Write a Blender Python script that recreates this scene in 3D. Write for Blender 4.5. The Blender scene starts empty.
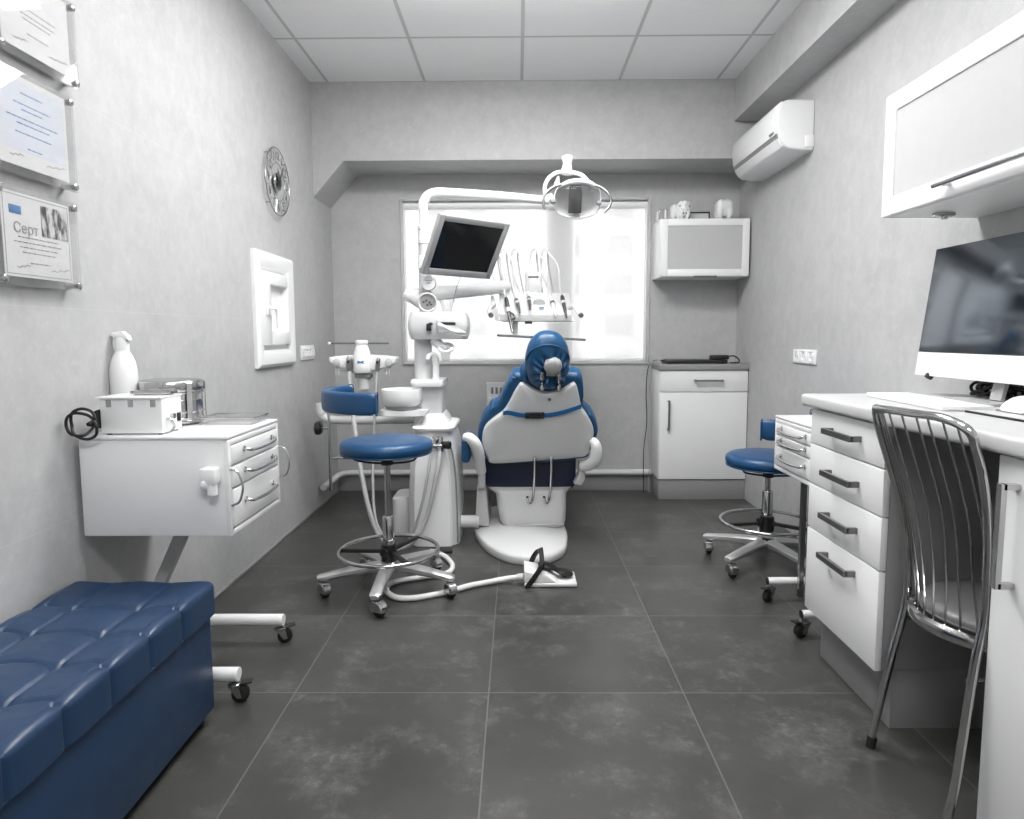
import bpy, bmesh, math, random
from mathutils import Vector, Matrix
random.seed(7)
C = bpy.context.scene.collection
V = Vector
PI = math.pi
R = math.radians

# ------------------------------------------------------------------ camera
FOC, PCX, PCY, EYE = 655.0, 512.0, 395.5, 1.1
PITCH = math.atan(60.5 / FOC); YAW = math.atan(6 / FOC); ROLL = 0.004
def cam_basis():
    cy, sy, cp, sp = math.cos(YAW), math.sin(YAW), math.cos(PITCH), math.sin(PITCH)
    f = V((-sy * cp, cy * cp, -sp)); r = V((cy, sy, 0)); u = V((-sy * sp, cy * sp, cp))
    c, s = math.cos(ROLL), math.sin(ROLL)
    return c * r - s * u, s * r + c * u, f
RT, UP, FW = cam_basis()
def ray(px, py):
    return FW + RT * ((px - PCX) / FOC) - UP * ((py - PCY) / FOC)
def PY(px, py, Y):
    d = ray(px, py); t = Y / d.y; return V((d.x * t, Y, EYE + d.z * t))
def PXX(px, py, X):
    d = ray(px, py); t = X / d.x; return V((X, d.y * t, EYE + d.z * t))
def PZ(px, py, Z=0.0):
    d = ray(px, py); t = (Z - EYE) / d.z; return V((d.x * t, d.y * t, Z))
def PP(px, py, P0, N):
    d = ray(px, py); o = V((0, 0, EYE)); t = (P0 - o).dot(N) / d.dot(N); return o + d * t
cd = bpy.data.cameras.new('camera'); cam = bpy.data.objects.new('camera', cd); C.objects.link(cam)
cd.sensor_width = 36; cd.sensor_fit = 'HORIZONTAL'; cd.lens = FOC / 1024 * 36; cd.shift_y = -14 / 1024
cd.clip_start = 0.02; cd.clip_end = 300
m3 = Matrix((RT, UP, -FW)).transposed()
cam.matrix_world = Matrix.Translation((0, 0, EYE)) @ m3.to_4x4()
bpy.context.scene.camera = cam

# ------------------------------------------------------------------ materials
def nodes(name):
    m = bpy.data.materials.new(name); m.use_nodes = True
    nt = m.node_tree; b = nt.nodes['Principled BSDF']
    return m, nt, b
def sl(c):
    if isinstance(c, (int, float)): c = (c, c, c)
    return tuple((v / 12.92 if v <= .04045 else ((v + .055) / 1.055) ** 2.4) for v in (x / 255 for x in c)) + (1,)
def N(nt, t, **k):
    n = nt.nodes.new(t)
    for a, v in k.items(): setattr(n, a, v)
    return n
def pos(nt, scale=(1, 1, 1)):
    g = N(nt, 'ShaderNodeTexCoord'); mp = N(nt, 'ShaderNodeMapping'); mp.inputs['Scale'].default_value = scale
    nt.links.new(g.outputs['Object'], mp.inputs['Vector']); return mp.outputs['Vector']
def mixc(nt, fac, a, b):
    n = N(nt, 'ShaderNodeMix', data_type='RGBA')
    for sock, v in ((n.inputs[0], fac), (n.inputs[6], a), (n.inputs[7], b)):
        if isinstance(v, bpy.types.NodeSocket): nt.links.new(v, sock)
        else: sock.default_value = v
    return n.outputs[2]
def math_(nt, op, a, b=0.0, c=None):
    n = N(nt, 'ShaderNodeMath', operation=op)
    for i, v in enumerate((a, b, c)):
        if v is None: continue
        if isinstance(v, bpy.types.NodeSocket): nt.links.new(v, n.inputs[i])
        else: n.inputs[i].default_value = v
    return n.outputs[0]
def noise(nt, vec, scale, detail=4, rough=.55):
    n = N(nt, 'ShaderNodeTexNoise'); n.inputs['Scale'].default_value = scale
    n.inputs['Detail'].default_value = detail; n.inputs['Roughness'].default_value = rough
    nt.links.new(vec, n.inputs['Vector']); return n.outputs['Fac']
def ramp(nt, f, a, b, va=0.0, vb=1.0):
    n = N(nt, 'ShaderNodeMapRange'); nt.links.new(f, n.inputs[0])
    n.inputs[1].default_value = a; n.inputs[2].default_value = b; n.inputs[3].default_value = va; n.inputs[4].default_value = vb
    return n.outputs[0]
def bump(nt, b, h, strength, dist=.002):
    n = N(nt, 'ShaderNodeBump'); n.inputs['Strength'].default_value = strength; n.inputs['Distance'].default_value = dist
    nt.links.new(h, n.inputs['Height']); nt.links.new(n.outputs[0], b.inputs['Normal'])
def mat(name, col, rough=.45, metal=0.0, var=.06, vs=6.0, bmp=0.0, bs=200.0, coat=0.0, spec=.5):
    m, nt, b = nodes(name)
    v = pos(nt); f = noise(nt, v, vs)
    c = sl(col); lo = tuple(x * (1 - var) for x in c[:3]) + (1,); hi = tuple(min(1, x * (1 + var)) for x in c[:3]) + (1,)
    nt.links.new(mixc(nt, f, lo, hi), b.inputs['Base Color'])
    nt.links.new(ramp(nt, noise(nt, v, vs * 2.3), .3, .7, max(0, rough - .04), min(1, rough + .04)), b.inputs['Roughness'])
    b.inputs['Metallic'].default_value = metal; b.inputs['Specular IOR Level'].default_value = spec
    b.inputs['Coat Weight'].default_value = coat; b.inputs['Coat Roughness'].default_value = .08
    if bmp: bump(nt, b, noise(nt, v, bs), bmp)
    return m
M = {}
M['white'] = mat('white_enamel', 234, .32, var=.02, coat=.2)
M['white_lam'] = mat('white_laminate', 236, .38, var=.02)
M['white_plastic'] = mat('white_plastic', 236, .35, var=.02)
M['cream'] = mat('off_white_shell', 214, .36, var=.03)
M['greywhite'] = mat('light_grey_plastic', 196, .4, var=.03)
M['midgrey'] = mat('mid_grey_plastic', 132, .45, var=.04)
M['alu'] = mat('brushed_aluminium', 150, .35, .9, var=.05, vs=30)
M['chrome'] = mat('chrome', 205, .12, 1.0, var=.02)
M['steel'] = mat('polished_steel', 190, .2, 1.0, var=.05, vs=14)
M['dark_steel'] = mat('dark_handle_steel', 120, .32, .9, var=.05, vs=14)
M['knobgrey'] = mat('knob_grey', 168, .42, var=.03)
M['satin'] = mat('satin_aluminium', 214, .36, .8, var=.03, vs=20)
M['shield'] = mat('lamp_shield', 96, .35, .6, var=.05)
M['black'] = mat('black_plastic', 26, .4, var=.1)
M['rubber'] = mat('black_rubber', 22, .65, var=.1)
M['cable'] = mat('black_cable', 20, .5, var=.1)
M['blue'] = mat('blue_vinyl', (22, 70, 112), .34, var=.07, vs=9, bmp=.08, bs=420)
M['blue_cover'] = mat('blue_chair_cover', (26, 76, 116), .38, var=.12, vs=14, bmp=.12, bs=90)
M['navy'] = mat('navy_vinyl', (17, 26, 50), .45, var=.08)
M['bench'] = mat('bench_leather', (32, 56, 86), .36, var=.08, vs=8, bmp=.15, bs=300)
M['strap'] = mat('blue_strap', (28, 104, 160), .55, var=.08)
M['grey_lam'] = mat('grey_worktop', 148, .45, var=.04, vs=20)
M['plinth'] = mat('grey_plinth', 142, .4, var=.04)
M['desk_top'] = mat('light_desk_top', 196, .4, var=.03, vs=20)
M['hose'] = mat('white_hose', 222, .42, var=.04)
M['greyhose'] = mat('grey_hose', 168, .45, var=.04)
M['radiator'] = mat('radiator_enamel', 215, .35, var=.02)
M['vinyl_grey'] = mat('grey_vinyl', 100, .4, var=.05, bmp=.1, bs=300)
M['screen'] = mat('dark_screen', (26, 27, 29), .10, var=.03, spec=.5)
M['screen'].node_tree.nodes['Principled BSDF'].inputs['IOR'].default_value = 1.95
M['glossy'] = mat('glossy_coated_screen', (24, 28, 33), .12, var=.03, spec=.5)
_b = M['glossy'].node_tree.nodes['Principled BSDF']; _b.inputs['IOR'].default_value = 2.6; _b.inputs['Specular Tint'].default_value = (.80, .90, 1, 1)
M['paper'] = mat('paper', 226, .6, var=.02)
M['bezel'] = mat('silver_bezel', 176, .4, .2, var=.03)
M['tooth'] = mat('tooth_white', 228, .3, var=.03)
M['bluemark'] = mat('blue_mark', (60, 120, 180), .5)
M['ink'] = mat('grey_ink', 150, .7)
M['darkink'] = mat('dark_ink', 70, .7)

def wall_mat(name, base, tile=False):
    m, nt, b = nodes(name)
    g = N(nt, 'ShaderNodeNewGeometry'); P = g.outputs['Position']
    a = ramp(nt, noise(nt, P, 5.5, 8, .68), .3, .7)
    st = N(nt, 'ShaderNodeMapping'); st.inputs['Scale'].default_value = (6, 6, 5); nt.links.new(P, st.inputs['Vector'])
    s2 = ramp(nt, noise(nt, st.outputs[0], 3.0, 6, .7), .42, .72)
    s3 = ramp(nt, noise(nt, P, 26, 3, .6), .58, .76)
    c0 = sl(base - 8); c1 = sl(base + 4); c2 = sl(min(255, base + 14))
    col = mixc(nt, a, c0, c1); col = mixc(nt, math_(nt, 'MULTIPLY', s2, .55), col, c2); col = mixc(nt, math_(nt, 'MULTIPLY', s3, .4), col, sl(min(255, base + 18)))
    if tile:
        sp = N(nt, 'ShaderNodeSeparateXYZ'); nt.links.new(P, sp.inputs[0])
        def line(o, off, per, w):
            t = math_(nt, 'PINGPONG', math_(nt, 'ADD', o, off), per / 2)
            return math_(nt, 'LESS_THAN', t, w)
        l = math_(nt, 'MAXIMUM', line(sp.outputs['Z'], .02, .6, .0016), line(sp.outputs['Y'], -.35, 1.2, .0016))
        col = mixc(nt, math_(nt, 'MULTIPLY', l, .28), col, sl(base + 22))
    nt.links.new(col, b.inputs['Base Color'])
    b.inputs['Roughness'].default_value = .55; b.inputs['Specular IOR Level'].default_value = .35
    bump(nt, b, s2, .12, .002)
    return m
M['wall'] = wall_mat('mottled_plaster_panels', 180, True)
M['wall2'] = wall_mat('mottled_plaster', 182)

def floor_mat():
    m, nt, b = nodes('dark_slate_tiles')
    g = N(nt, 'ShaderNodeNewGeometry'); P = g.outputs['Position']
    sp = N(nt, 'ShaderNodeSeparateXYZ'); nt.links.new(P, sp.inputs[0])
    def line(o, off, w, per=.6):
        return math_(nt, 'LESS_THAN', math_(nt, 'PINGPONG', math_(nt, 'ADD', o, off), per / 2), w)
    l = math_(nt, 'MAXIMUM', line(sp.outputs['X'], .093 + 3.6, .0022), line(sp.outputs['Y'], -1.93 + 5.56, .0022, .556))
    # one tone per tile
    ix = math_(nt, 'FLOOR', math_(nt, 'DIVIDE', math_(nt, 'ADD', sp.outputs['X'], .093), .6))
    iy = math_(nt, 'FLOOR', math_(nt, 'DIVIDE', math_(nt, 'ADD', sp.outputs['Y'], -1.93), .556))
    cmb = N(nt, 'ShaderNodeCombineXYZ'); nt.links.new(ix, cmb.inputs[0]); nt.links.new(iy, cmb.inputs[1])
    wn = N(nt, 'ShaderNodeTexWhiteNoise', noise_dimensions='3D'); nt.links.new(cmb.outputs[0], wn.inputs['Vector'])
    off = N(nt, 'ShaderNodeVectorMath', operation='MULTIPLY_ADD'); nt.links.new(wn.outputs['Color'], off.inputs[0]); off.inputs[1].default_value = (7, 7, 7); nt.links.new(P, off.inputs[2])
    Q = off.outputs[0]
    cl = ramp(nt, noise(nt, Q, 2.2, 7, .65), .32, .72)
    stn = ramp(nt, noise(nt, Q, 4.5, 9, .78), .50, .68)
    sp2 = ramp(nt, noise(nt, Q, 30, 5, .75), .50, .62)
    stain = math_(nt, 'MULTIPLY', stn, math_(nt, 'ADD', .45, math_(nt, 'MULTIPLY', sp2, .55)))
    col = mixc(nt, cl, sl((56, 56, 54)), sl((72, 72, 69)))
    col = mixc(nt, math_(nt, 'MULTIPLY', stain, .72), col, sl((126, 126, 123)))
    col = mixc(nt, math_(nt, 'MULTIPLY', math_(nt, 'SUBTRACT', wn.outputs['Value'], .5), .18), col, sl(92))
    col = mixc(nt, math_(nt, 'MULTIPLY', l, .8), col, sl(104))
    nt.links.new(col, b.inputs['Base Color'])
    nt.links.new(ramp(nt, noise(nt, Q, 9, 5), .3, .7, .305, .37), b.inputs['Roughness'])
    b.inputs['Specular IOR Level'].default_value = .5
    bump(nt, b, math_(nt, 'SUBTRACT', 1.0, l), .2, .002)
    return m
M['floor'] = floor_mat()
def ceil_mat():
    m, nt, b = nodes('ceiling_tiles')
    g = N(nt, 'ShaderNodeNewGeometry'); P = g.outputs['Position']
    sp = N(nt, 'ShaderNodeSeparateXYZ'); nt.links.new(P, sp.inputs[0])
    lx = math_(nt, 'LESS_THAN', math_(nt, 'PINGPONG', math_(nt, 'ADD', sp.outputs['X'], -.03 + 3.6), .3), .009)
    ly = math_(nt, 'LESS_THAN', math_(nt, 'PINGPONG', math_(nt, 'ADD', sp.outputs['Y'], -4.2 + 6.0), .3), .009)
    l = math_(nt, 'MAXIMUM', lx, ly)
    col = mixc(nt, noise(nt, P, 60, 3), sl(246), sl(250)); col = mixc(nt, math_(nt, 'MULTIPLY', l, .9), col, sl(200))
    nt.links.new(col, b.inputs['Base Color']); b.inputs['Roughness'].default_value = .8
    bump(nt, b, math_(nt, 'ADD', l, math_(nt, 'MULTIPLY', noise(nt, P, 180, 2), .15)), .3, .003)
    return m
M['ceiling'] = ceil_mat()
def glass_mat(name, tint=.97, haze=0.0, glossr=.02, through=.5, tone=236):
    m, nt, b = nodes(name); out = nt.nodes['Material Output']
    tr = N(nt, 'ShaderNodeBsdfTransparent'); tr.inputs[0].default_value = (tint, tint, tint, 1)
    gl = N(nt, 'ShaderNodeBsdfGlossy'); gl.inputs['Roughness'].default_value = glossr
    lw = N(nt, 'ShaderNodeLayerWeight'); fr_ = math_(nt, 'MULTIPLY_ADD', math_(nt, 'POWER', lw.outputs['Facing'], 5.0), .9, .04)
    mx = N(nt, 'ShaderNodeMixShader'); nt.links.new(fr_, mx.inputs[0]); nt.links.new(tr.outputs[0], mx.inputs[1]); nt.links.new(gl.outputs[0], mx.inputs[2])
    last = mx.outputs[0]
    if haze:
        df = N(nt, 'ShaderNodeBsdfDiffuse'); df.inputs[0].default_value = sl(tone)
        tl = N(nt, 'ShaderNodeBsdfTranslucent'); tl.inputs[0].default_value = sl(240)
        m1 = N(nt, 'ShaderNodeMixShader'); m1.inputs[0].default_value = through; nt.links.new(df.outputs[0], m1.inputs[1]); nt.links.new(tl.outputs[0], m1.inputs[2])
        nz = ramp(nt, noise(nt, pos(nt), 40), .3, .7, haze - .01, haze + .01)
        m2 = N(nt, 'ShaderNodeMixShader'); nt.links.new(nz, m2.inputs[0]); nt.links.new(last, m2.inputs[1]); nt.links.new(m1.outputs[0], m2.inputs[2]); last = m2.outputs[0]
    nt.links.new(last, out.inputs[0]); return m
M['glass'] = glass_mat('window_glass', .96)
M['clear'] = glass_mat('clear_acrylic', .95, .06)
M['frost'] = glass_mat('frosted_glass', .95, .86, .25, .1, 206)
M['sheer'] = glass_mat('sheer_blind_fabric', .97, .58, .6)
M['casing'] = glass_mat('translucent_white_profile', .97, .97, .5, .62)
def emit_mat(name, col, s):
    m, nt, b = nodes(name)
    b.inputs['Base Color'].default_value = sl(col); b.inputs['Emission Color'].default_value = sl(col); b.inputs['Emission Strength'].default_value = s
    return m

# ------------------------------------------------------------------ geometry helpers
def nb(): return bmesh.new()
def box(bm, x0, x1, y0, y1, z0, z1, bev=0.0, seg=2, rot=None, piv=None):
    r = bmesh.ops.create_cube(bm, size=1); vs = r['verts']
    c = V(((x0 + x1) / 2, (y0 + y1) / 2, (z0 + z1) / 2))
    for v in vs: v.co = V((v.co.x * (x1 - x0), v.co.y * (y1 - y0), v.co.z * (z1 - z0))) + c
    es = list({e for v in vs for e in v.link_edges})
    if bev:
        bb = bmesh.ops.bevel(bm, geom=es, offset=bev, segments=seg, profile=.5, affect='EDGES')
        vs = list(set(bb['verts']) | {v for v in vs if v.is_valid})
    if rot is not None:
        pv = V(piv) if piv is not None else c
        for v in vs: v.co = rot @ (v.co - pv) + pv
    return vs
def smooth_path(pts, n=6, closed=False):
    pts = [V(p) for p in pts]; out = []; L = len(pts)
    rng = range(L if closed else L - 1)
    for i in rng:
        if closed: a, b, c, d = pts[(i - 1) % L], pts[i], pts[(i + 1) % L], pts[(i + 2) % L]
        else: a, b, c, d = pts[max(i - 1, 0)], pts[i], pts[i + 1], pts[min(i + 2, L - 1)]
        for k in range(n):
            t = k / n
            out.append(.5 * ((2 * b) + (c - a) * t + (2 * a - 5 * b + 4 * c - d) * t * t + (3 * b - a - 3 * c + d) * t ** 3))
    if not closed: out.append(pts[-1])
    return out
def tube(bm, pts, r, n=12, sm=0, closed=False, flat=1.0):
    if sm:
        if isinstance(r, (list, tuple)):
            L = len(r); rr = []
            for i in range(L - 1):
                for k in range(sm): rr.append(r[i] + (r[i + 1] - r[i]) * k / sm)
            rr.append(r[-1]); r = rr
        pts = smooth_path(pts, sm, closed)
    else: pts = [V(p) for p in pts]
    L = len(pts); rad = r if isinstance(r, (list, tuple)) else [r] * L
    rings = []; prev = None
    for i in range(L):
        if closed: t = (pts[(i + 1) % L] - pts[i - 1]).normalized()
        else: t = (pts[min(i + 1, L - 1)] - pts[max(i - 1, 0)]).normalized()
        if prev is None:
            a = V((0, 0, 1)) if abs(t.z) < .9 else V((1, 0, 0)); u = t.cross(a).normalized()
        else:
            u = (prev - t * prev.dot(t))
            u = u.normalized() if u.length > 1e-6 else t.orthogonal().normalized()
        prev = u; w = t.cross(u)
        rings.append([bm.verts.new(pts[i] + (u * math.cos(k * 2 * PI / n) + w * flat * math.sin(k * 2 * PI / n)) * rad[i]) for k in range(n)])
    for i in range(L if closed else L - 1):
        A, B = rings[i], rings[(i + 1) % L]
        for k in range(n): bm.faces.new((A[k], A[(k + 1) % n], B[(k + 1) % n], B[k]))
    if not closed:
        bm.faces.new(rings[0][::-1]); bm.faces.new(rings[-1])
    return [v for q in rings for v in q]
def cyl(bm, p0, p1, r, n=20, r2=None): return tube(bm, [p0, p1], [r, r if r2 is None else r2], n)
def lathe(bm, prof, mt=None, n=32, caps=True):
    mt = mt or Matrix.Identity(4); rings = []
    for r, z in prof:
        rings.append([bm.verts.new(mt @ V((r * math.cos(k * 2 * PI / n), r * math.sin(k * 2 * PI / n), z))) for k in range(n)])
    for A, B in zip(rings, rings[1:]):
        for k in range(n): bm.faces.new((A[k], A[(k + 1) % n], B[(k + 1) % n], B[k]))
    if caps:
        bm.faces.new(rings[0][::-1]); bm.faces.new(rings[-1])
    return [v for q in rings for v in q]
def loft(bm, rings, caps=True):
    vr = [[bm.verts.new(p) for p in q] for q in rings]; n = len(vr[0])
    for A, B in zip(vr, vr[1:]):
        for k in range(n): bm.faces.new((A[k], A[(k + 1) % n], B[(k + 1) % n], B[k]))
    if caps:
        bm.faces.new(vr[0][::-1]); bm.faces.new(vr[-1])
    return [v for q in vr for v in q]
def prism(bm, pts, d, bev=0.0, seg=3):
    """closed outline in space, extruded by the vector d"""
    vs = [bm.verts.new(V(p)) for p in pts]; f = bm.faces.new(vs)
    ex = bmesh.ops.extrude_face_region(bm, geom=[f]); nv = [g for g in ex['geom'] if isinstance(g, bmesh.types.BMVert)]
    for v in nv: v.co += V(d)
    if bev:
        loop0 = set(vs); loop1 = set(nv)
        es = [e for e in bm.edges if (e.verts[0] in loop0 and e.verts[1] in loop0) or (e.verts[0] in loop1 and e.verts[1] in loop1)]
        bmesh.ops.bevel(bm, geom=es, offset=bev, segments=seg, profile=.5, affect='EDGES')
def ell(bm, c, rx, ry, rz, u=20, v=12, mt=None):
    r = bmesh.ops.create_uvsphere(bm, u_segments=u, v_segments=v, radius=1)
    for q in r['verts']:
        p = V((q.co.x * rx, q.co.y * ry, q.co.z * rz)); q.co = (mt @ p if mt else p) + V(c)
    return r['verts']
def torus(bm, c, Rr, r, n=40, k=10, mt=None):
    pts = [V((Rr * math.cos(i * 2 * PI / n), Rr * math.sin(i * 2 * PI / n), 0)) for i in range(n)]
    if mt: pts = [mt @ p for p in pts]
    return tube(bm, [p + V(c) for p in pts], r, k, closed=True)
def align(z, c=(0, 0, 0)):
    """matrix whose local Z points along z, moved to c"""
    q = V(z).normalized().to_track_quat('Z', 'Y').to_matrix().to_4x4()
    return Matrix.Translation(V(c)) @ q
def root_loc(o):
    while o.parent: o = o.parent
    return o.location.copy()
def obj(name, bm, material, parent=None, ang=38, local=False, label=None):
    bmesh.ops.recalc_face_normals(bm, faces=bm.faces[:])
    if parent is not None and not local:
        l = root_loc(parent)
        for v in bm.verts: v.co -= l
    me = bpy.data.meshes.new(name); bm.to_mesh(me); bm.free()
    me.polygons.foreach_set('use_smooth', [True] * len(me.polygons)); me.set_sharp_from_angle(angle=R(ang))
    me.materials.append(M[material] if isinstance(material, str) else material)
    o = bpy.data.objects.new(name, me); C.objects.link(o)
    if parent is not None: o.parent = parent
    if label: o['label'] = label
    return o
def thing(name, label, cat, loc=(0, 0, 0), group=None):
    o = bpy.data.objects.new(name, None); C.objects.link(o); o.location = loc; o.empty_display_size = .05
    o['label'] = label; o['category'] = cat
    if group: o['group'] = group
    return o
def tag(o, label, cat, group=None):
    o['label'] = label; o['category'] = cat
    if group: o['group'] = group
    return o
def struct(name, bm, m, parent=None, ang=38):
    o = obj(name, bm, m, parent, ang)
    if parent is None: o['kind'] = 'structure'
    return o
def dup(o, loc=None, parent=None):
    c = o.copy(); C.objects.link(c)
    if parent is not None: c.parent = parent
    if loc is not None: c.location = loc
    for ch in list(o.children): dup(ch, None, c)
    return c
def text_bm(s, size, mt, extrude=.0008):
    cu = bpy.data.curves.new('t', 'FONT'); cu.body = s; cu.size = size; cu.extrude = extrude; cu.align_x = 'CENTER'; cu.align_y = 'CENTER'; cu.resolution_u = 3
    o = bpy.data.objects.new('t', cu); C.objects.link(o)
    bpy.context.view_layer.update()
    me = bpy.data.meshes.new_from_object(o.evaluated_get(bpy.context.evaluated_depsgraph_get()))
    bm = nb(); bm.from_mesh(me)
    for v in bm.verts: v.co = mt @ v.co
    bpy.data.objects.remove(o); bpy.data.curves.remove(cu); bpy.data.meshes.remove(me)
    return bm
def sub(o, lv=2):
    md = o.modifiers.new('subdivision', 'SUBSURF'); md.levels = lv; md.render_levels = lv; return o
def frame(bm, a0, a1, b0, b1, w, ax, d0, d1, bev=.003):
    """rectangular frame of width w; ax = 'x','y','z' is the thin axis from d0 to d1; (a,b) the two others in order"""
    def bx(p0, p1, q0, q1):
        if ax == 'y': box(bm, p0, p1, d0, d1, q0, q1, bev)
        elif ax == 'x': box(bm, d0, d1, p0, p1, q0, q1, bev)
        else: box(bm, p0, p1, q0, q1, d0, d1, bev)
    bx(a0, a0 + w, b0, b1); bx(a1 - w, a1, b0, b1); bx(a0 + w, a1 - w, b0, b0 + w); bx(a0 + w, a1 - w, b1 - w, b1)

# ------------------------------------------------------------------ setting
XL, XR, YB, ZC, YF = -1.28, 1.515, 4.58, 2.66, -1.5
YD = 4.2; ZB = 2.188
b = nb(); box(b, XL - .2, XR + .2, YF - .2, YB + .3, -.12, 0); struct('floor', b, 'floor')
b = nb(); box(b, XL - .2, XR + .2, YF - .2, YB + .3, ZC, ZC + .12); struct('ceiling', b, 'ceiling')
# left wall with the opening for the pass-through window
SY0, SY1, SZ0, SZ1 = 3.25, 3.65, 1.035, 1.435
b = nb()
box(b, XL - .2, XL, YF - .2, SY0, 0, ZC); box(b, XL - .2, XL, SY1, YB + .3, 0, ZC)
box(b, XL - .2, XL, SY0, SY1, 0, SZ0); box(b, XL - .2, XL, SY0, SY1, SZ1, ZC)
struct('wall_left', b, 'wall')
b = nb(); box(b, XR, XR + .2, YF - .2, YB + .3, 0, ZC); struct('wall_right', b, 'wall2')
b = nb(); box(b, XL, XR, YF - .2, YF, 0, ZC); struct('wall_front', b, 'wall2')
# back wall with window hole
wa = PY(400, 199, YB); wc = PY(648.5, 363.5, YB)
WX0, WX1, WZ0, WZ1 = wa.x, wc.x - .003, wc.z, wa.z
fw = .016
hx0, hx1, hz0, hz1 = WX0 + .012, WX1 - .012, WZ0 + .012, WZ1 - .012
b = nb()
for ya_, yb_, e in ((YB, YB + .06, 0), (YB + .06, YB + .3, .075)):
    box(b, XL, hx0 - e, ya_, yb_, 0, ZC); box(b, hx1 + e, XR, ya_, yb_, 0, ZC)
    box(b, hx0 - e, hx1 + e, ya_, yb_, 0, hz0 - e); box(b, hx0 - e, hx1 + e, ya_, yb_, hz1 + e, ZC)
struct('wall_back', b, 'wall2')
# bulkhead over the window recess, with its chamfered left end
b = nb()
prism(b, [(XL, YD, ZC), (XL, YD, 1.967), (-1.085, YD, ZB), (XR, YD, ZB), (XR, YD, ZC)], (0, YB - YD, 0))
struct('trim_1', b, 'wall2', ang=20)
b = nb(); box(b, 1.343, XR, YF, YD, 2.41, ZC); struct('trim_2', b, 'wall2')
# skirting under the pipe
b = nb(); box(b, XL, .945, YB - .012, YB, 0, .10, .002); struct('baseboard_back', b, 'plinth')
b = nb(); box(b, XL, XL + .006, YF, YB - .012, 0, .012, .001); struct('baseboard_left', b, 'grey_lam')

# window
w = bpy.data.objects.new('window_1', None); C.objects.link(w); w['kind'] = 'structure'; w.location = ((hx0 + hx1) / 2, YB, hz0)
b = nb(); frame(b, WX0, WX1, WZ0, WZ1, fw, 'y', YB - .02, YB + .06, .006); obj('casing', b, 'casing', w)
ox0, ox1, oz0, oz1 = hx0 - .074, hx1 + .074, hz0 - .074, hz1 + .074
b = nb(); frame(b, ox0, ox1, oz0, oz1, .022, 'y', YB + .12, YB + .18, .004)
mx = PY(559.5, 300, YB + .15).x
box(b, mx - .05, mx + .05, YB + .115, YB + .185, oz0 + .022, oz1 - .022, .006)
obj('window_frame', b, 'white_plastic', w)
for (x0, x1) in ((ox0 + .022, mx - .05), (mx + .05, ox1 - .022)):
    b = nb(); frame(b, x0, x1, oz0 + .022, oz1 - .022, .04, 'y', YB + .11, YB + .17, .006); s = obj('sash', b, 'white_plastic', w)
    b = nb(); box(b, x0 + .038, x1 - .038, YB + .135, YB + .145, oz0 + .06, oz1 - .06); obj('pane', b, 'glass', s)
b = nb(); box(b, ox0 + .002, ox1 - .002, YB + .185, YB + .33, oz0, oz0 + .02, .004); obj('window_sill', b, 'white_plastic', w)
# roller blind let down in front of the panes
bl = thing('roller_blind', 'sheer white roller blind let down inside the window frame', 'blind', ((hx0 + hx1) / 2, YB + .06, hz1))
b = nb(); cyl(b, (hx0 + .004, YB + .035, hz1 - .028), (hx1 - .004, YB + .035, hz1 - .028), .026, 24); obj('roller_tube', b, 'white_plastic', bl)
b = nb(); box(b, hx0 + .012, hx1 - .012, YB + .058, YB + .059, hz0 + .02, hz1 - .03); obj('fabric', b, 'sheer', bl)
b = nb(); box(b, hx0 + .012, hx1 - .012, YB + .05, YB + .066, hz0 + .004, hz0 + .024, .004); obj('bottom_bar', b, 'white_plastic', bl)
for x in (hx0 + .006, hx1 - .006):
    b = nb(); box(b, x - .006, x + .006, YB + .02, YB + .066, hz0 + .002, hz1 - .002, .002); obj('guide_rail', b, 'white_plastic', bl)

# house across the street
M['facade'] = mat('pale_facade', 240, .8, var=.03, vs=.4)
M['far_glass'] = mat('far_window_glass', 150, .3, var=.06, vs=.4)
M['far_trim'] = mat('facade_trim', 216, .7)
bd = thing('apartment_building', 'pale apartment block across the street seen through the blind', 'building', (4, 45, -10))
b = nb(); box(b, -14, 26, 45, 60, -10, 24, .05); obj('wall', b, 'facade', bd)
for px0, px1 in ((424, 446), (466, 488), (574, 581), (603, 634), (655, 680)):
    for y0, y1 in ((193, 220), (234, 258), (272, 296), (313, 337), (353, 376)):
        a, c = PY(px0, y0, 45), PY(px1, y1, 45)
        b = nb(); frame(b, a.x, c.x, c.z, a.z, .12, 'y', 44.9, 45.05, .01); f = obj('window', b, 'far_trim', bd)
        b = nb(); box(b, a.x + .1, c.x - .1, 44.95, 44.99, c.z + .1, a.z - .1); obj('pane', b, 'far_glass', f)
for y in (346, 306, 266):
    a = PY(598, y - 6, 44.2); c = PY(652, y, 44.2)
    b = nb(); box(b, a.x, c.x, 43.6, 45, c.z - .1, a.z, .02); obj('balcony', b, 'far_trim', bd)

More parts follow.
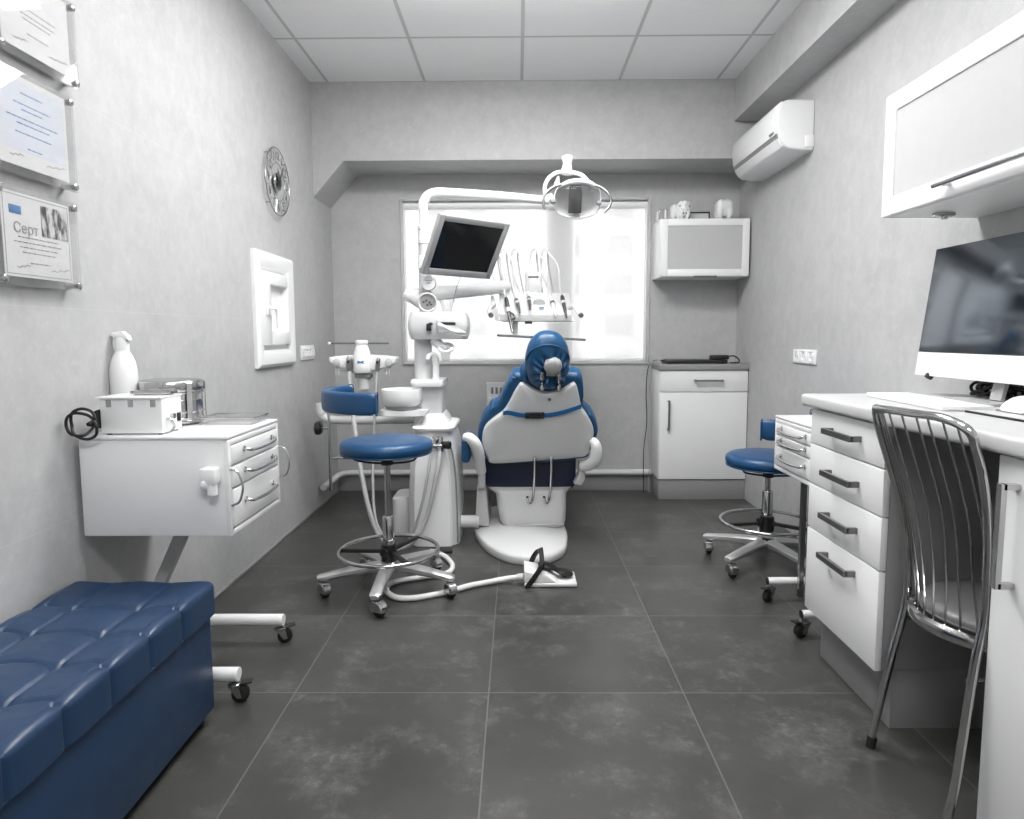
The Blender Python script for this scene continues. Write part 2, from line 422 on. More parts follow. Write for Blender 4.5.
# pass-through window in the left wall
w2 = bpy.data.objects.new('window_2', None); C.objects.link(w2); w2['kind'] = 'structure'; w2.location = (XL, 3.45, .95)
SA = PXX(250, 247, XL); SB = PXX(294.5, 365, XL)
y0, y1, z0, z1 = SA.y, SB.y - .035, SB.z + .008, SA.z - .004
s0, s1 = PXX(259.5, 300, XL + .03).y, PXX(290.5, 300, XL + .03).y; sz0, sz1 = PXX(262, 345.5, XL + .03).z, PXX(259, 270, XL + .03).z
p0, p1 = PXX(267.5, 300, XL + .01).y, PXX(284.5, 300, XL + .01).y; pz0, pz1 = PXX(267, 331.5, XL + .01).z, PXX(267, 284.5, XL + .01).z
b = nb()
def mould(yA, yB, zA, zB, wid, hgt):
    prof = [(0, 0), (hgt * .55, .0), (hgt * .95, wid * .18), (hgt, wid * .42), (hgt * .8, wid * .72), (hgt * .35, wid * .97), (0, wid)]
    vs = []
    for d, q in prof: vs.append([V((XL + d, yA + q, zA + q)), V((XL + d, yB - q, zA + q)), V((XL + d, yB - q, zB - q)), V((XL + d, yA + q, zB - q))])
    loft(b, vs, False)
mould(y0, y1, z0, z1, .088, .030)
obj('moulded_frame', b, 'white_plastic', w2, 25)
b = nb(); frame(b, y0 + .075, y1 - .075, z0 + .075, z1 - .075, .05, 'x', XL - .12, XL - .03, .003); box(b, XL - .05, XL - .03, y0 + .08, y1 - .08, z0 + .08, s0 * 0 + sz0 + .02); box(b, XL - .05, XL - .03, y0 + .08, y1 - .08, sz1 - .02, z1 - .08); box(b, XL - .06, XL - .05, y0 + .05, y1 - .05, z0 + .05, z1 - .05); obj('fixed_frame', b, 'white_plastic', w2)
def ring4(b, o, i_, x0, x1, bev):
    (a0, a1, c0, c1), (e0, e1, f0, f1) = o, i_
    box(b, x0, x1, a0, e0, c0, c1, bev); box(b, x0, x1, e1, a1, c0, c1, bev); box(b, x0, x1, e0, e1, c0, f0, bev); box(b, x0, x1, e0, e1, f1, c1, bev)
b = nb(); ring4(b, (s0, s1, sz0, sz1), (p0, p1, pz0, pz1), XL - .025, XL + .03, .005); sa = obj('sash', b, 'white_plastic', w2)
b = nb(); ring4(b, (y0 + .075, y1 - .075, z0 + .075, z1 - .075), (p0 - .004, p1 + .004, pz0 - .004, pz1 + .004), XL + .0005, XL + .004, 0); obj('rebate', b, 'white_plastic', w2)
M['milk'] = mat('milky_pane', 246, .2, var=.01)
b = nb(); box(b, XL - .02, XL - .012, p0 - .01, p1 + .01, pz0 - .01, pz1 + .01); obj('pane', b, 'milk', sa)
hy = s0 + (p0 - s0) * .6; hz = PXX(266, 308, XL + .03).z
b = nb(); box(b, XL + .029, XL + .040, hy - .013, hy + .013, hz - .035, hz + .03, .004)
tube(b, [(XL + .038, hy, hz), (XL + .055, hy, hz), (XL + .060, hy + .02, hz - .002), (XL + .060, hy + .045, hz - .010), (XL + .060, hy + .055, hz - .04), (XL + .060, hy + .058, hz - .10)], .007, 10, 5); obj('handle', b, 'white_plastic', sa)

# pipe along the back wall
pz = .135
b = nb()
tube(b, [(.935, YB - .03, pz), (-1.16, YB - .03, pz), (-1.215, YB - .045, pz), (XL + .035, YB - .11, pz), (XL + .035, 4.1, pz)], .021, 14)
tag(obj('heating_pipe', b, 'radiator'), 'white heating pipe running along the foot of the back wall', 'pipe')

# unseen ceiling light panels: window pair inferred, middle and rear pairs added as fill
LSS = [emit_mat('light_diffuser', 255, 21.0), emit_mat('middle_fill_diffuser', 255, 8.0), emit_mat('rear_fill_diffuser', 255, 17.0)]
LIGHTS = []
for i, (x, y, nm) in enumerate(((-.27, 2.7, 'left one of the pair nearer the window'), (.33, 2.7, 'right one of the pair nearer the window'), (-.27, 1.5, 'left one of the fill pair added above the bench'), (.33, 1.5, 'right one of the fill pair added above the bench'), (-.27, -.3, 'left one of the fill pair added furthest from the window'), (.33, -.3, 'right one of the fill pair added furthest from the window'))):
    t = thing('unseen_ceiling_light', 'square white ceiling light panel, ' + nm, 'light', (x, y, ZC), 'ceiling light panels')
    b = nb(); frame(b, x - .297, x + .297, y - .297, y + .297, .02, 'z', ZC - .014, ZC - .001, .002); obj('frame', b, 'white', t)
    b = nb(); box(b, x - .277, x + .277, y - .277, y + .277, ZC - .05, ZC - .002, .01); LIGHTS.append(obj('diffuser', b, LSS[0 if y > 2 else 1 if y > 1 else 2], t))  # diffuser box deepened so its glowing sides brighten the ceiling

# ------------------------------------------------------------------ wall things
# radiator
t = thing('radiator', 'white panel radiator below the window behind the dental chair', 'radiator', (.08, YB - .06, .3))
x0 = PY(487, 400, YB - .07).x; x1 = .40; z1 = PY(487, 382.5, YB - .07).z; z0 = .30
b = nb(); box(b, x0, x1, YB - .115, YB - .105, z0, z1 - .012, .004)
n = 14
for i in range(n):
    xx = x0 + (i + .5) * (x1 - x0) / n
    box(b, xx - .014, xx + .014, YB - .121, YB - .112, z0 + .04, z1 - .10, .004)
obj('front_panel', b, 'radiator', t)
b = nb(); box(b, x0, x1, YB - .105, YB - .03, z0 + .01, z1 - .03, .003); obj('body', b, 'radiator', t)
b = nb(); frame(b, x0, x1, YB - .115, YB - .02, .008, 'z', z1 - .02, z1, .002)
for i in range(26):
    xx = x0 + .015 + i * (x1 - x0 - .03) / 25; box(b, xx - .004, xx + .004, YB - .11, YB - .025, z1 - .016, z1 - .004)
obj('top_grille', b, 'radiator', t)
b = nb()
for i in range(9):
    xx = x0 + .03 + i * .03; box(b, xx, xx + .017, YB - .1162, YB - .1145, z1 - .075, z1 - .03, .0005)
obj('vent_slot', b, 'midgrey', t)
b = nb()
for xx in (x0 + .1, x1 - .1): box(b, xx - .02, xx + .02, YB - .03, YB, z0 + .05, z1 - .05, .002)
obj('wall_bracket', b, 'radiator', t)
b = nb(); tube(b, [(x1 - .03, YB - .06, z0 + .02), (x1 - .03, YB - .06, pz + .06), (x1 - .03, YB - .035, pz + .015)], .011, 10, 4); obj('feed_pipe', b, 'radiator', t)

def outlet(x, sgn, ya, yb, za, zb, n, label, rows=1):
    t = thing('power_outlet_strip', label, 'outlet', (x, (ya + yb) / 2, za))
    b = nb(); box(b, min(x, x + sgn * .010), max(x, x + sgn * .010), ya, yb, za, zb, .003); obj('plate', b, 'white_plastic', t)
    w = (yb - ya) / n
    for i in range(n):
        yc = ya + w * (i + .5); zc = (za + zb) / 2; s = min(w * .42, (zb - za) * .42)
        b = nb(); frame(b, yc - s, yc + s, zc - s, zc + s, .006, 'x', x + (.008 if sgn > 0 else -.014), x + (.014 if sgn > 0 else -.008), .001)
        lathe(b, [(s * .72, 0), (s * .72, .004), (s * .62, .004), (s * .6, -.003)], align((sgn, 0, 0), (x + sgn * .009, yc, zc)), 20)
        so = obj('socket', b, 'white_plastic', t)
        b = nb()
        for d in (-.3, .3): cyl(b, (x + sgn * .0095, yc + d * s, zc), (x + sgn * .0108, yc + d * s, zc), s * .09, 8)
        obj('socket_hole', b, 'midgrey', so)
a = PXX(300, 345.5, XL); c = PXX(314.5, 359, XL)
outlet(XL, 1, a.y, c.y - .03, c.z + .002, a.z, 4, 'white four-gang outlet strip on left wall beside the small window')
a = PXX(795, 349, XR); c = PXX(817, 365, XR)
outlet(XR, -1, c.y, a.y, c.z, a.z, 3, 'white three-gang outlet strip on right wall above the rear stool')

# wall clock, an open metal face
cy_, cz_ = 3.52, 1.905; rc = .172; x = XL + .022
t = thing('wall_clock', 'round silver open-face clock on the left wall', 'clock', (XL, cy_, cz_))
fy = Matrix(((0, 0, 1, 0), (1, 0, 0, 0), (0, 1, 0, 0), (0, 0, 0, 1)))      # local xy -> wall yz, facing +X
fyc = Matrix.Translation((x, cy_, cz_)) @ fy
b = nb(); torus(b, (x, cy_, cz_), rc, .0035, 48, 8, fy); torus(b, (x, cy_, cz_), rc - .075, .002, 40, 8, fy)
for k in range(12):
    a = k * PI / 6 + PI / 12
    tube(b, [(x, cy_ + (rc - .075) * math.sin(a), cz_ + (rc - .075) * math.cos(a)), (x, cy_ + rc * math.sin(a), cz_ + rc * math.cos(a))], .0013, 6)
for a in (.8, 2.4, 3.9, 5.5): cyl(b, (XL, cy_ + rc * math.sin(a), cz_ + rc * math.cos(a)), (x, cy_ + rc * math.sin(a), cz_ + rc * math.cos(a)), .004, 8)
obj('ring', b, 'steel', t)
for k in range(1, 13):
    a = k * PI / 6
    # numerals read from inside the room: wall y grows to the viewer's right
    mt = Matrix.Translation((x, cy_ + (rc - .037) * math.sin(a), cz_ + (rc - .037) * math.cos(a))) @ fy
    obj('numeral', text_bm(str(k), .062, mt, .0015), 'steel', t)
b = nb(); lathe(b, [(.001, .004), (.045, .003), (.048, 0), (.047, -.006), (.001, -.008)], fyc, 28); obj('center_disc', b, 'steel', t)
for nm, a, L, wd in (('hour_hand', -.35, .07, .013), ('minute_hand', .62, .115, .008)):
    d = V((0, math.sin(a), math.cos(a))); s = V((0, math.cos(a), -math.sin(a))); o = V((x + .008, cy_, cz_))
    b = nb(); prism(b, [o - d * .03 - s * wd * .5, o - d * .03 + s * wd * .5, o + d * L * .6 + s * wd, o + d * L, o + d * L * .6 - s * wd], (.002, 0, 0)); obj(nm, b, 'dark_steel' if nm[0] == 'm' else 'chrome', t)

# framed certificates in acrylic
def certificate(name, label, ya, yb, za, zb, kind):
    t = thing(name, label, 'certificate', (XL, (ya + yb) / 2, za), 'certificates in acrylic holders')
    xb = XL + .028
    b = nb(); box(b, xb, xb + .003, ya, yb, za, zb, .001); obj('back_plate', b, 'clear', t)
    b = nb(); box(b, xb + .006, xb + .009, ya, yb, za, zb, .001); obj('front_plate', b, 'clear', t)
    b = nb(); box(b, xb + .0038, xb + .005, ya + .02, yb - .03, za + .022, zb - .012); pa = obj('paper', b, 'paper', t)
    xs = xb + .0052
    if kind == 'blue':
        b = nb(); box(b, xs, xs + .0002, ya + .03, yb - .04, za + .06, zb - .025); obj('blue_wash', b, M['wash'], pa)
    rows = {'blue': ((.82, .3), (.7, .5), (.64, .3), (.54, .7), (.48, .45), (.38, .5), (.22, .2)), 'plain': ((.56, .6), (.48, .55), (.42, .4), (.25, .3)), 'photo': ((.48, .6), (.42, .7), (.36, .55), (.30, .5), (.18, .3))}[kind]
    b = nb(); W = yb - ya - .05; Hh = zb - za - .034; ym = (ya + yb - .01) / 2
    for fz, l in rows:
        z = za + .022 + fz * Hh; y = ym - W * l / 2
        while y < ym + W * l / 2:
            q = random.uniform(.006, .02); box(b, xs + .0003, xs + .0006, y, min(y + q, ym + W * l / 2), z - .0015, z + .0015); y += q + .004
    obj('written_lines', b, 'bluemark' if kind == 'blue' else 'ink', pa)
    b = nb()
    for (fa, fb) in ((.12, .3), (.62, .9)): tube(b, [(xs + .0004, ya + .03 + W * (fa + (fb - fa) * i / 8), za + .045 + .003 * math.sin(i * 2.1 + fa * 9) + .001 * i) for i in range(9)], .0006, 5, 2)
    obj('signature', b, 'darkink', pa)
    if kind == 'photo':
        b = nb(); box(b, xs, xs + .0008, yb - .14, yb - .042, zb - .11, zb - .03); obj('photo_print', b, M['photo'], pa)
        b = nb(); box(b, xs, xs + .0006, ya + .045, ya + .085, zb - .066, zb - .045, .0001); obj('blue_label', b, 'bluemark', pa)
        mt = Matrix.Translation((xs + .001, ya + .098, zb - .10)) @ fy
        obj('title', text_bm('Серт', .036, mt, .0003), 'ink', pa)
        b = nb(); frame(b, ya + .026, yb - .036, za + .028, zb - .018, .0018, 'x', xs, xs + .0004, 0); obj('printed_border', b, 'ink', pa)
    for yy in (ya + .012, yb - .012):
        for zz in (za + .014, zb - .014):
            b = nb(); cyl(b, (XL, yy, zz), (xb + .013, yy, zz), .0075, 14); lathe(b, [(.0095, 0), (.0095, .004), (.006, .006), (.001, .0062)], align((1, 0, 0), (xb + .009, yy, zz)), 16); obj('standoff', b, 'steel', t)
M['wash'] = mat('pale_blue_print', (216, 220, 229), .6, var=.06, vs=8)
m, nt, bb = nodes('group_photograph'); nzz = ramp(nt, noise(nt, pos(nt, (60, 60, 22)), 1.0, 5, .6), .42, .58)
nt.links.new(mixc(nt, nzz, sl(52), sl(214)), bb.inputs['Base Color']); bb.inputs['Roughness'].default_value = .3; M['photo'] = m
xc = XL + .035
lo = PXX(81, 291.5, xc); hi = PXX(81, 206, xc)
certificate('wall_certificate', 'lowest certificate on the left wall, with blue label and group photograph', lo.y - .292, lo.y + .002, lo.z, hi.z, 'photo')
lo2 = PXX(77, 193, xc); hi2 = PXX(76, 101, xc)
certificate('wall_certificate', 'pale blue certificate in the middle of the left wall column', lo2.y - .30, lo2.y + .004, lo2.z, hi2.z, 'blue')
lo3 = PXX(78, 90, xc)
certificate('wall_certificate', 'topmost white certificate on the left wall near the ceiling', lo3.y - .292, lo3.y + .004, lo3.z, lo3.z + .232, 'plain')

# air conditioner on the right wall
ya, yb = 3.46, 4.16
prof = [(XR, 2.036), (XR, 2.285), (1.44, 2.288), (1.37, 2.286), (1.342, 2.272), (1.326, 2.24), (1.322, 2.20), (1.326, 2.15), (1.338, 2.10), (1.36, 2.062), (1.385, 2.045), (1.44, 2.036)]
t = thing('air_conditioner', 'white split air conditioner high on the right wall', 'air conditioner', (XR, 3.8, 2.036))
b = nb(); prism(b, [(px_, ya, pz_) for px_, pz_ in prof], (0, yb - ya, 0), .012, 3); obj('body', b, 'white', t, 30)
b = nb(); prism(b, [(1.352, ya + .012, 2.284), (1.334, ya + .012, 2.27), (1.319, ya + .012, 2.24), (1.316, ya + .012, 2.20), (1.3255, ya + .012, 2.120), (1.335, ya + .012, 2.120), (1.33, ya + .012, 2.24), (1.352, ya + .012, 2.278)], (0, yb - ya - .024, 0), .003, 2); fp = obj('front_panel', b, 'white', t)
b = nb(); prism(b, [(1.3275, ya + .016, 2.118), (1.3315, ya + .016, 2.100), (1.35, ya + .016, 2.10), (1.35, ya + .016, 2.118)], (0, yb - ya - .032, 0)); obj('air_slot', b, 'midgrey', t)
b = nb(); prism(b, [(1.332, ya + .016, 2.098), (1.345, ya + .016, 2.075), (1.358, ya + .016, 2.058), (1.37, ya + .016, 2.07), (1.35, ya + .016, 2.098)], (0, yb - ya - .032, 0), .004, 2); obj('louver', b, 'white', t)
b = nb(); box(b, 1.318, 1.326, ya + .04, ya + .095, 2.128, 2.138, .001); obj('badge', b, 'midgrey', fp)
b = nb(); box(b, 1.47, XR, ya - .004, ya + .03, 2.05, 2.11, .003); obj('pipe_cover', b, 'white', t)

# small wall cabinet beside the window
xa, xb_, y0, y1, z0, z1 = .925, 1.502, 4.315, YB, 1.472, 1.845
t = thing('wall_cabinet', 'small white frosted-door wall cabinet right of the window', 'cabinet', ((xa + xb_) / 2, YB, z0), 'frosted glass wall cabinets')
def cabinet_body(t, xa, xb, y0, y1, z0, z1, th=.018, open_='y'):
    b = nb()
    if open_ == 'y':
        box(b, xa, xa + th, y0, y1, z0, z1, .001); box(b, xb - th, xb, y0, y1, z0, z1, .001)
        box(b, xa + th, xb - th, y0, y1, z0, z0 + th); box(b, xa + th, xb - th, y0, y1, z1 - th, z1); box(b, xa + th, xb - th, y1 - .006, y1, z0 + th, z1 - th)
    else:
        box(b, xa, xb, y0, y0 + th, z0, z1, .001); box(b, xa, xb, y1 - th, y1, z0, z1, .001)
        box(b, xa, xb, y0 + th, y1 - th, z0, z0 + th); box(b, xa, xb, y0 + th, y1 - th, z1 - th, z1); box(b, xb - .006, xb, y0 + th, y1 - th, z0 + th, z1 - th)
    return obj('body', b, 'white_lam', t)
cabinet_body(t, xa, xb_, y0 + .02, y1, z0, z1)
b = nb(); box(b, xa + .02, xb_ - .02, y0 + .05, y1 - .008, 1.645, 1.661); obj('shelf', b, 'white_lam', t)
b = nb(); frame(b, xa + .003, xb_ - .003, z0 + .003, z1 - .003, .045, 'y', y0, y0 + .019, .003); d = obj('door', b, 'alu_frame' if 'alu_frame' in M else 'white_lam', t)
b = nb(); box(b, xa + .045, xb_ - .045, y0 + .006, y0 + .011, z0 + .045, z1 - .045); obj('frosted_pane', b, 'frost', d)
b = nb(); box(b, 1.14, 1.29, y0 - .014, y0 + .004, z0 - .004, z0 + .006, .002); obj('handle', b, 'dark_steel', d)
# contents behind the frosted pane
b = nb(); box(b, 1.02, 1.10, 4.40, 4.54, 1.661, 1.79, .004); tag(obj('supply_box', b, 'paper'), 'pale box behind the frosted pane, on the upper shelf of small wall cabinet', 'box')
b = nb(); box(b, 1.12, 1.26, 4.40, 4.54, 1.491, 1.545, .004); tag(obj('supply_box', b, 'paper'), 'low pale box behind the frosted pane, at bottom of small wall cabinet', 'box')

# large wall cabinet on the right
xa, xb_, y0, y1, z0, z1 = 1.197, XR, 1.20, 2.215, 1.478, 1.862
t = thing('wall_cabinet', 'large white frosted flap cabinet on right wall above the monitor', 'cabinet', (XR, 1.7, z0), 'frosted glass wall cabinets')
cabinet_body(t, xa + .022, xb_, y0, y1, z0, z1, .018, 'x')
b = nb()
f2 = .058
frame(b, y0 + .002, y1 - .001, z0 + .001, z1 - .001, f2, 'x', xa, xa + .021, .004); d = obj('flap_door', b, 'white_lam', t)
b = nb(); box(b, xa + .006, xa + .011, y0 + f2, y1 - f2, z0 + f2, z1 - f2); obj('frosted_pane', b, 'frost', d)
b = nb(); cyl(b, (xa - .028, 1.51, z0 + .034), (xa - .028, 1.90, z0 + .034), .0065, 12)
for yy in (1.54, 1.87): cyl(b, (xa - .028, yy, z0 + .034), (xa + .001, yy, z0 + .034), .0055, 10)
obj('handle', b, 'steel', d)
b = nb(); box(b, 1.235, 1.505, 1.66, 1.676, z0 + .018, z1 - .018); obj('divider', b, 'white_lam', t)
b = nb(); box(b, 1.24, 1.505, 1.68, 2.19, 1.60, 1.616); obj('shelf', b, 'white_lam', t)
b = nb(); box(b, 1.31, 1.37, 2.10, 2.125, z0 - .012, z0, .003); cyl(b, (1.34, 2.11, z0 - .022), (1.34, 2.11, z0 - .008), .009, 10); obj('under_light_bracket', b, 'steel', t)

# things on top of the small wall cabinet
def molar(name, label, c, w, h, spots=False, turn=0.0):
    """a plaster molar: lobed crown above, roots below"""
    t = thing(name, label, 'tooth model', c, 'tooth models on the wall cabinet')
    b = nb(); rings = []; n = 40
    for i, (f, q) in enumerate(((.16, .40), (.26, .68), (.45, .90), (.65, 1.0), (.8, .98), (.9, .84), (.965, .62), (.985, .35), (.97, .1))):
        rg = []
        for k in range(n):
            a = k * 2 * PI / n; lobe = 1 + .10 * math.cos(4 * (a + turn)) * min(1, (f - .2) * 2)
            z = f * h + (.018 * h * math.cos(4 * (a + turn)) if .85 < f else 0)
            rg.append(V((c[0] + w / 2 * q * lobe * math.cos(a), c[1] + w / 2 * .85 * q * lobe * math.sin(a), c[2] + z)))
        rings.append(rg)
    loft(b, rings); o = obj('crown', b, 'tooth', t, 60)
    b = nb()
    for sx, sy in ((-1, -1), (1, -1), (1, 1), (-1, 1)):
        p0 = V(c) + V((sx * w * .24, sy * w * .2, h * .5)); p1 = V(c) + V((sx * w * .27, sy * w * .22, h * .25)); p2 = V(c) + V((sx * w * .2, sy * w * .18, .001 + h * .03))
        tube(b, [p0, p1, p2], [w * .22, w * .18, w * .08], 12, 4)
    obj('root', b, 'tooth', t, 60)
    if spots:
        b = nb()
        for a, f in ((-2.2, .5), (-1.6, .72), (-1.1, .45), (-1.9, .3), (-.6, .68), (-.5, .4), (-2.6, .7), (-1.4, .3)):
            p = V(c) + V((w * .47 * math.cos(a + PI * 0), w * .41 * math.sin(a), f * h)); ell(b, p, w * .075, w * .07, w * .075, 10, 8)
        obj('spot', b, 'midgrey', t)
zt = 1.845
a = PY(672, 216, 4.40); molar('tooth_model', 'small white tooth model left of the spotted one, on the wall cabinet', (PY(675.5, 216, 4.38).x, 4.38, zt), .068, .10, False, .5)
molar('tooth_model', 'grey-spotted white tooth model on top of the wall cabinet', (PY(684, 216, 4.36).x, 4.36, zt), .078, .118, True)
molar('tooth_model', 'large plain molar model on the right end of the wall cabinet', (PY(723.5, 216, 4.38).x, 4.38, zt), .118, .128, False, PI / 4)
t = thing('glass_award', 'small clear glass block at the left end of the wall cabinet top', 'glass block', (PY(664, 216, 4.42).x, 4.42, zt))
x = PY(663, 216, 4.42).x
b = nb(); box(b, x - .03, x + .03, 4.40, 4.44, zt + .012, zt + .075, .004); obj('block', b, 'clear', t)
b = nb(); box(b, x - .034, x + .034, 4.39, 4.45, zt, zt + .012, .002); obj('base', b, 'midgrey', t)
b = nb(); box(b, x - .04, x - .034, 4.40, 4.44, zt, zt + .06, .001); box(b, x + .006, x + .016, 4.398, 4.402, zt + .014, zt + .07); obj('edge', b, 'white', t)
xa = PY(688, 216, 4.45).x; xb_ = PY(709.5, 216, 4.45).x
t = thing('photo_frame', 'low dark-edged glass frame between the tooth models', 'frame', ((xa + xb_) / 2, 4.45, zt))
b = nb(); frame(b, xa, xb_, zt, zt + .062, .008, 'y', 4.44, 4.456, .001); obj('frame', b, 'black', t)
b = nb(); box(b, xa + .007, xb_ - .007, 4.446, 4.449, zt + .007, zt + .055); obj('glass', b, 'greywhite', t)

# ------------------------------------------------------------------ back base cabinet
xa, xb_, y0 = .932, 1.512, 4.30
t = thing('base_cabinet', 'white base cabinet with one drawer and door below the small wall cabinet', 'cabinet', ((xa + xb_) / 2, 4.44, 0))
b = nb(); box(b, xa, xb_, y0 + .02, YB - .02, .137, .868, .002); obj('body', b, 'white_lam', t)
b = nb(); box(b, xa + .005, XR - .004, y0 + .012, YB - .02, 0, .136, .002); obj('plinth', b, 'plinth', t)
b = nb(); box(b, xa + .003, xb_ - .003, y0, y0 + .019, .724, .862, .002); d = obj('drawer', b, 'white_lam', t)
def bridge_handle(nm, p0, p1, out, th, parent, m='alu', w=.012):
    """square bar from p0 to p1 standing off along the vector out"""
    b = nb(); p0, p1, out = V(p0), V(p1), V(out); d = (p1 - p0).normalized(); s = d.cross(out).normalized() * w / 2; o = out.normalized() * th
    def seg(a, c, e):
        q = (c - a).normalized(); s2 = s; n2 = q.cross(s).normalized() * th / 2
        loft(b, [[a + s2 + n2, a - s2 + n2, a - s2 - n2, a + s2 - n2], [c + s2 + n2, c - s2 + n2, c - s2 - n2, c + s2 - n2]])
    seg(p0 + out - d * th / 2, p1 + out + d * th / 2, 0); seg(p0, p0 + out, 0); seg(p1, p1 + out, 0)
    return obj('handle', b, m, parent)
bridge_handle('handle', (PY(695, 383, y0).x, y0, .798), (PY(721.5, 383, y0).x, y0, .798), (0, -.028, 0), .010, d)
b = nb(); box(b, xa + .003, xb_ - .003, y0, y0 + .019, .140, .719, .002); d = obj('door', b, 'white_lam', t)
hx = PY(668, 420, y0).x; bridge_handle('handle', (hx, y0, PY(668, 429, y0).z), (hx, y0, PY(668, 401, y0).z), (0, -.028, 0), .010, d)
b = nb(); box(b, xa - .006, XR - .003, y0 - .012, YB - .02, .867, .905, .003); obj('worktop', b, 'grey_lam', t)
# charger and flat device on it
zt = .905
xa2 = PY(665.5, 363, 4.36).x; xb2 = PY(727, 363, 4.36).x
t = thing('flat_black_device', 'flat black box lying on the back base cabinet worktop', 'device', ((xa2 + xb2) / 2, 4.4, zt))
b = nb(); box(b, xa2, xb2, 4.34, 4.50, zt + .003, zt + .026, .006); obj('case', b, 'black', t)
b = nb()
for x in (xa2 + .03, xb2 - .03):
    for y in (4.36, 4.48): cyl(b, (x, y, zt), (x, y, zt + .004), .008, 10)
obj('foot', b, 'rubber', t)
xa3 = PY(709.5, 357, 4.42).x; xb3 = PY(728, 357, 4.42).x
t = thing('power_adapter', 'black power brick on top of the flat black box', 'adapter', ((xa3 + xb3) / 2, 4.42, zt + .026))
b = nb(); box(b, xa3, xb3, 4.385, 4.435, zt + .026, zt + .056, .008); obj('case', b, 'black', t)
b = nb(); tube(b, [(xb3, 4.41, zt + .045), (xb3 + .03, 4.40, zt + .05), (xb3 + .06, 4.39, zt + .03), (xb3 + .055, 4.37, zt + .008), (xb3 + .0, 4.355, zt + .006), (xb2 + .03, 4.36, zt + .006), (xb2 + .06, 4.37, zt + .006), (xb2 + .085, 4.40, zt + .006)], .0045, 8, 6); obj('cord', b, 'cable', t)
b = nb(); xe = xa - .036
tube(b, [(xa3, 4.41, zt + .042), (xa3 - .06, 4.41, zt + .035), (xa3 - .15, 4.405, zt + .033), (xa2 + .06, 4.40, zt + .035), (xa2 - .01, 4.41, zt + .03), (xa - .01, 4.42, zt + .012), (xe, 4.43, zt - .01), (xe - .008, 4.44, zt - .09), (xe + .008, 4.45, .62), (xe - .002, 4.46, .42), (xe + .012, 4.47, .25), (xe + .01, 4.49, .03), (xe + .03, 4.50, .012)], .0035, 8, 6); obj('lead', b, 'greyhose', t, label='pale grey lead hanging down beside the cabinet')
b = nb(); tube(b, [(xa2 + .005, 4.42, zt + .02), (xa2 - .05, 4.43, zt + .022), (xa - .02, 4.45, zt + .008), (xe - .012, 4.46, zt - .04), (xe - .02, 4.47, .7), (xe - .01, 4.48, .5), (xe - .024, 4.5, .3), (xe - .02, 4.51, .012), (xe - .01, 4.5, .008)], .003, 8, 6)
tag(obj('charging_cable', b, 'cable'), 'thin dark cable trailing from the flat black box down the cabinet side', 'cable')

# ------------------------------------------------------------------ desk along the right wall
ZD = .899; XD = .98
t = thing('drawer_unit', 'white four-drawer unit under the far end of the desk', 'cabinet', (1.25, 1.96, 0))
ya, yb = 1.738, 2.18
b = nb(); box(b, XD + .02, XR - .01, ya + .002, yb, .176, ZD - .041, .002); obj('body', b, 'grey_lam', t)
b = nb(); box(b, XD + .055, XR - .02, ya + .01, yb - .012, 0, .176, .001); obj('plinth', b, 'plinth', t)
for z0, z1 in ((.172, .452), (.456, .602), (.606, .735), (.739, .852)):
    b = nb(); box(b, XD, XD + .019, ya, yb, z0, z1, .002); d = obj('drawer', b, 'white_lam', t)
    hz = {.172: .402, .456: .531, .606: .667, .739: .799}[z0]
    bridge_handle('handle', (XD, ya + .125, hz), (XD, yb - .15, hz), (-.03, 0, 0), .010, d, 'dark_steel', .017)
t = thing('desk_cabinet', 'white desk cabinet with a tall bar handle right of the chair', 'cabinet', (1.25, 1.0, 0))
yb2 = 1.325
b = nb(); box(b, XD + .02, XR - .01, .72, yb2, .10, ZD - .041, .002); obj('body', b, 'white_lam', t)
b = nb(); box(b, XD + .055, XR - .02, .73, yb2 - .01, 0, .10, .001); obj('plinth', b, 'plinth', t)
b = nb(); box(b, XD, XD + .019, .73, yb2, .05, ZD - .045, .002); d = obj('door', b, 'white_lam', t)
bridge_handle('handle', (XD, yb2 - .055, .60), (XD, yb2 - .055, .80), (-.032, 0, 0), .011, d, 'steel', .014)
b = nb(); box(b, XD - .022, XR - .002, .60, yb + .04, ZD - .040, ZD, .010, 3)
tag(obj('desk_worktop', b, 'desk_top'), 'long pale grey desk worktop along the right wall', 'worktop')

# all-in-one computer
yc = 1.90; w_, h_ = .63, .418
base = V((1.335, yc, ZD + .063))
t = thing('desktop_computer', 'large silver all-in-one computer with a dark glossy screen on the desk', 'computer', (1.39, yc, ZD))
rot = Matrix.Rotation(R(7), 3, 'Y')
def scr(x, y, z):                     # x: behind the face (+X), z: up from the chin's lower edge
    return base + rot @ V((x, 0, z)) + V((0, y, 0))
def sbox(b, x0, x1, y0, y1, z0, z1, bev=0.0):
    vs = box(b, x0, x1, y0, y1, z0, z1, bev)
    for v in vs: v.co = scr(v.co.x, v.co.y, v.co.z)
b = nb(); sbox(b, .004, .016, -w_ / 2, w_ / 2, 0, h_, .004)
vs = box(b, .012, .04, -w_ * .36, w_ * .36, .08, h_ - .1, .013, 3)
for v in vs: v.co = scr(v.co.x, v.co.y, v.co.z)
obj('housing', b, 'bezel', t)
b = nb(); sbox(b, .0, .006, -w_ / 2, w_ / 2, 0, .077, .002); obj('chin', b, 'white_plastic', t)
b = nb(); sbox(b, .0, .006, -w_ / 2, w_ / 2, .078, h_, .002); obj('screen', b, 'glossy', t)
b = nb()
prism(b, [p + V((0, PXX(989, 398, 1.352).y - .045, 0)) for p in ((1.42, 0, ZD + .25), (1.405, 0, ZD + .25), (1.352, 0, ZD + .012), (1.362, 0, ZD + .004)) for p in (V(p),)], (0, .045, 0), .001, 1)
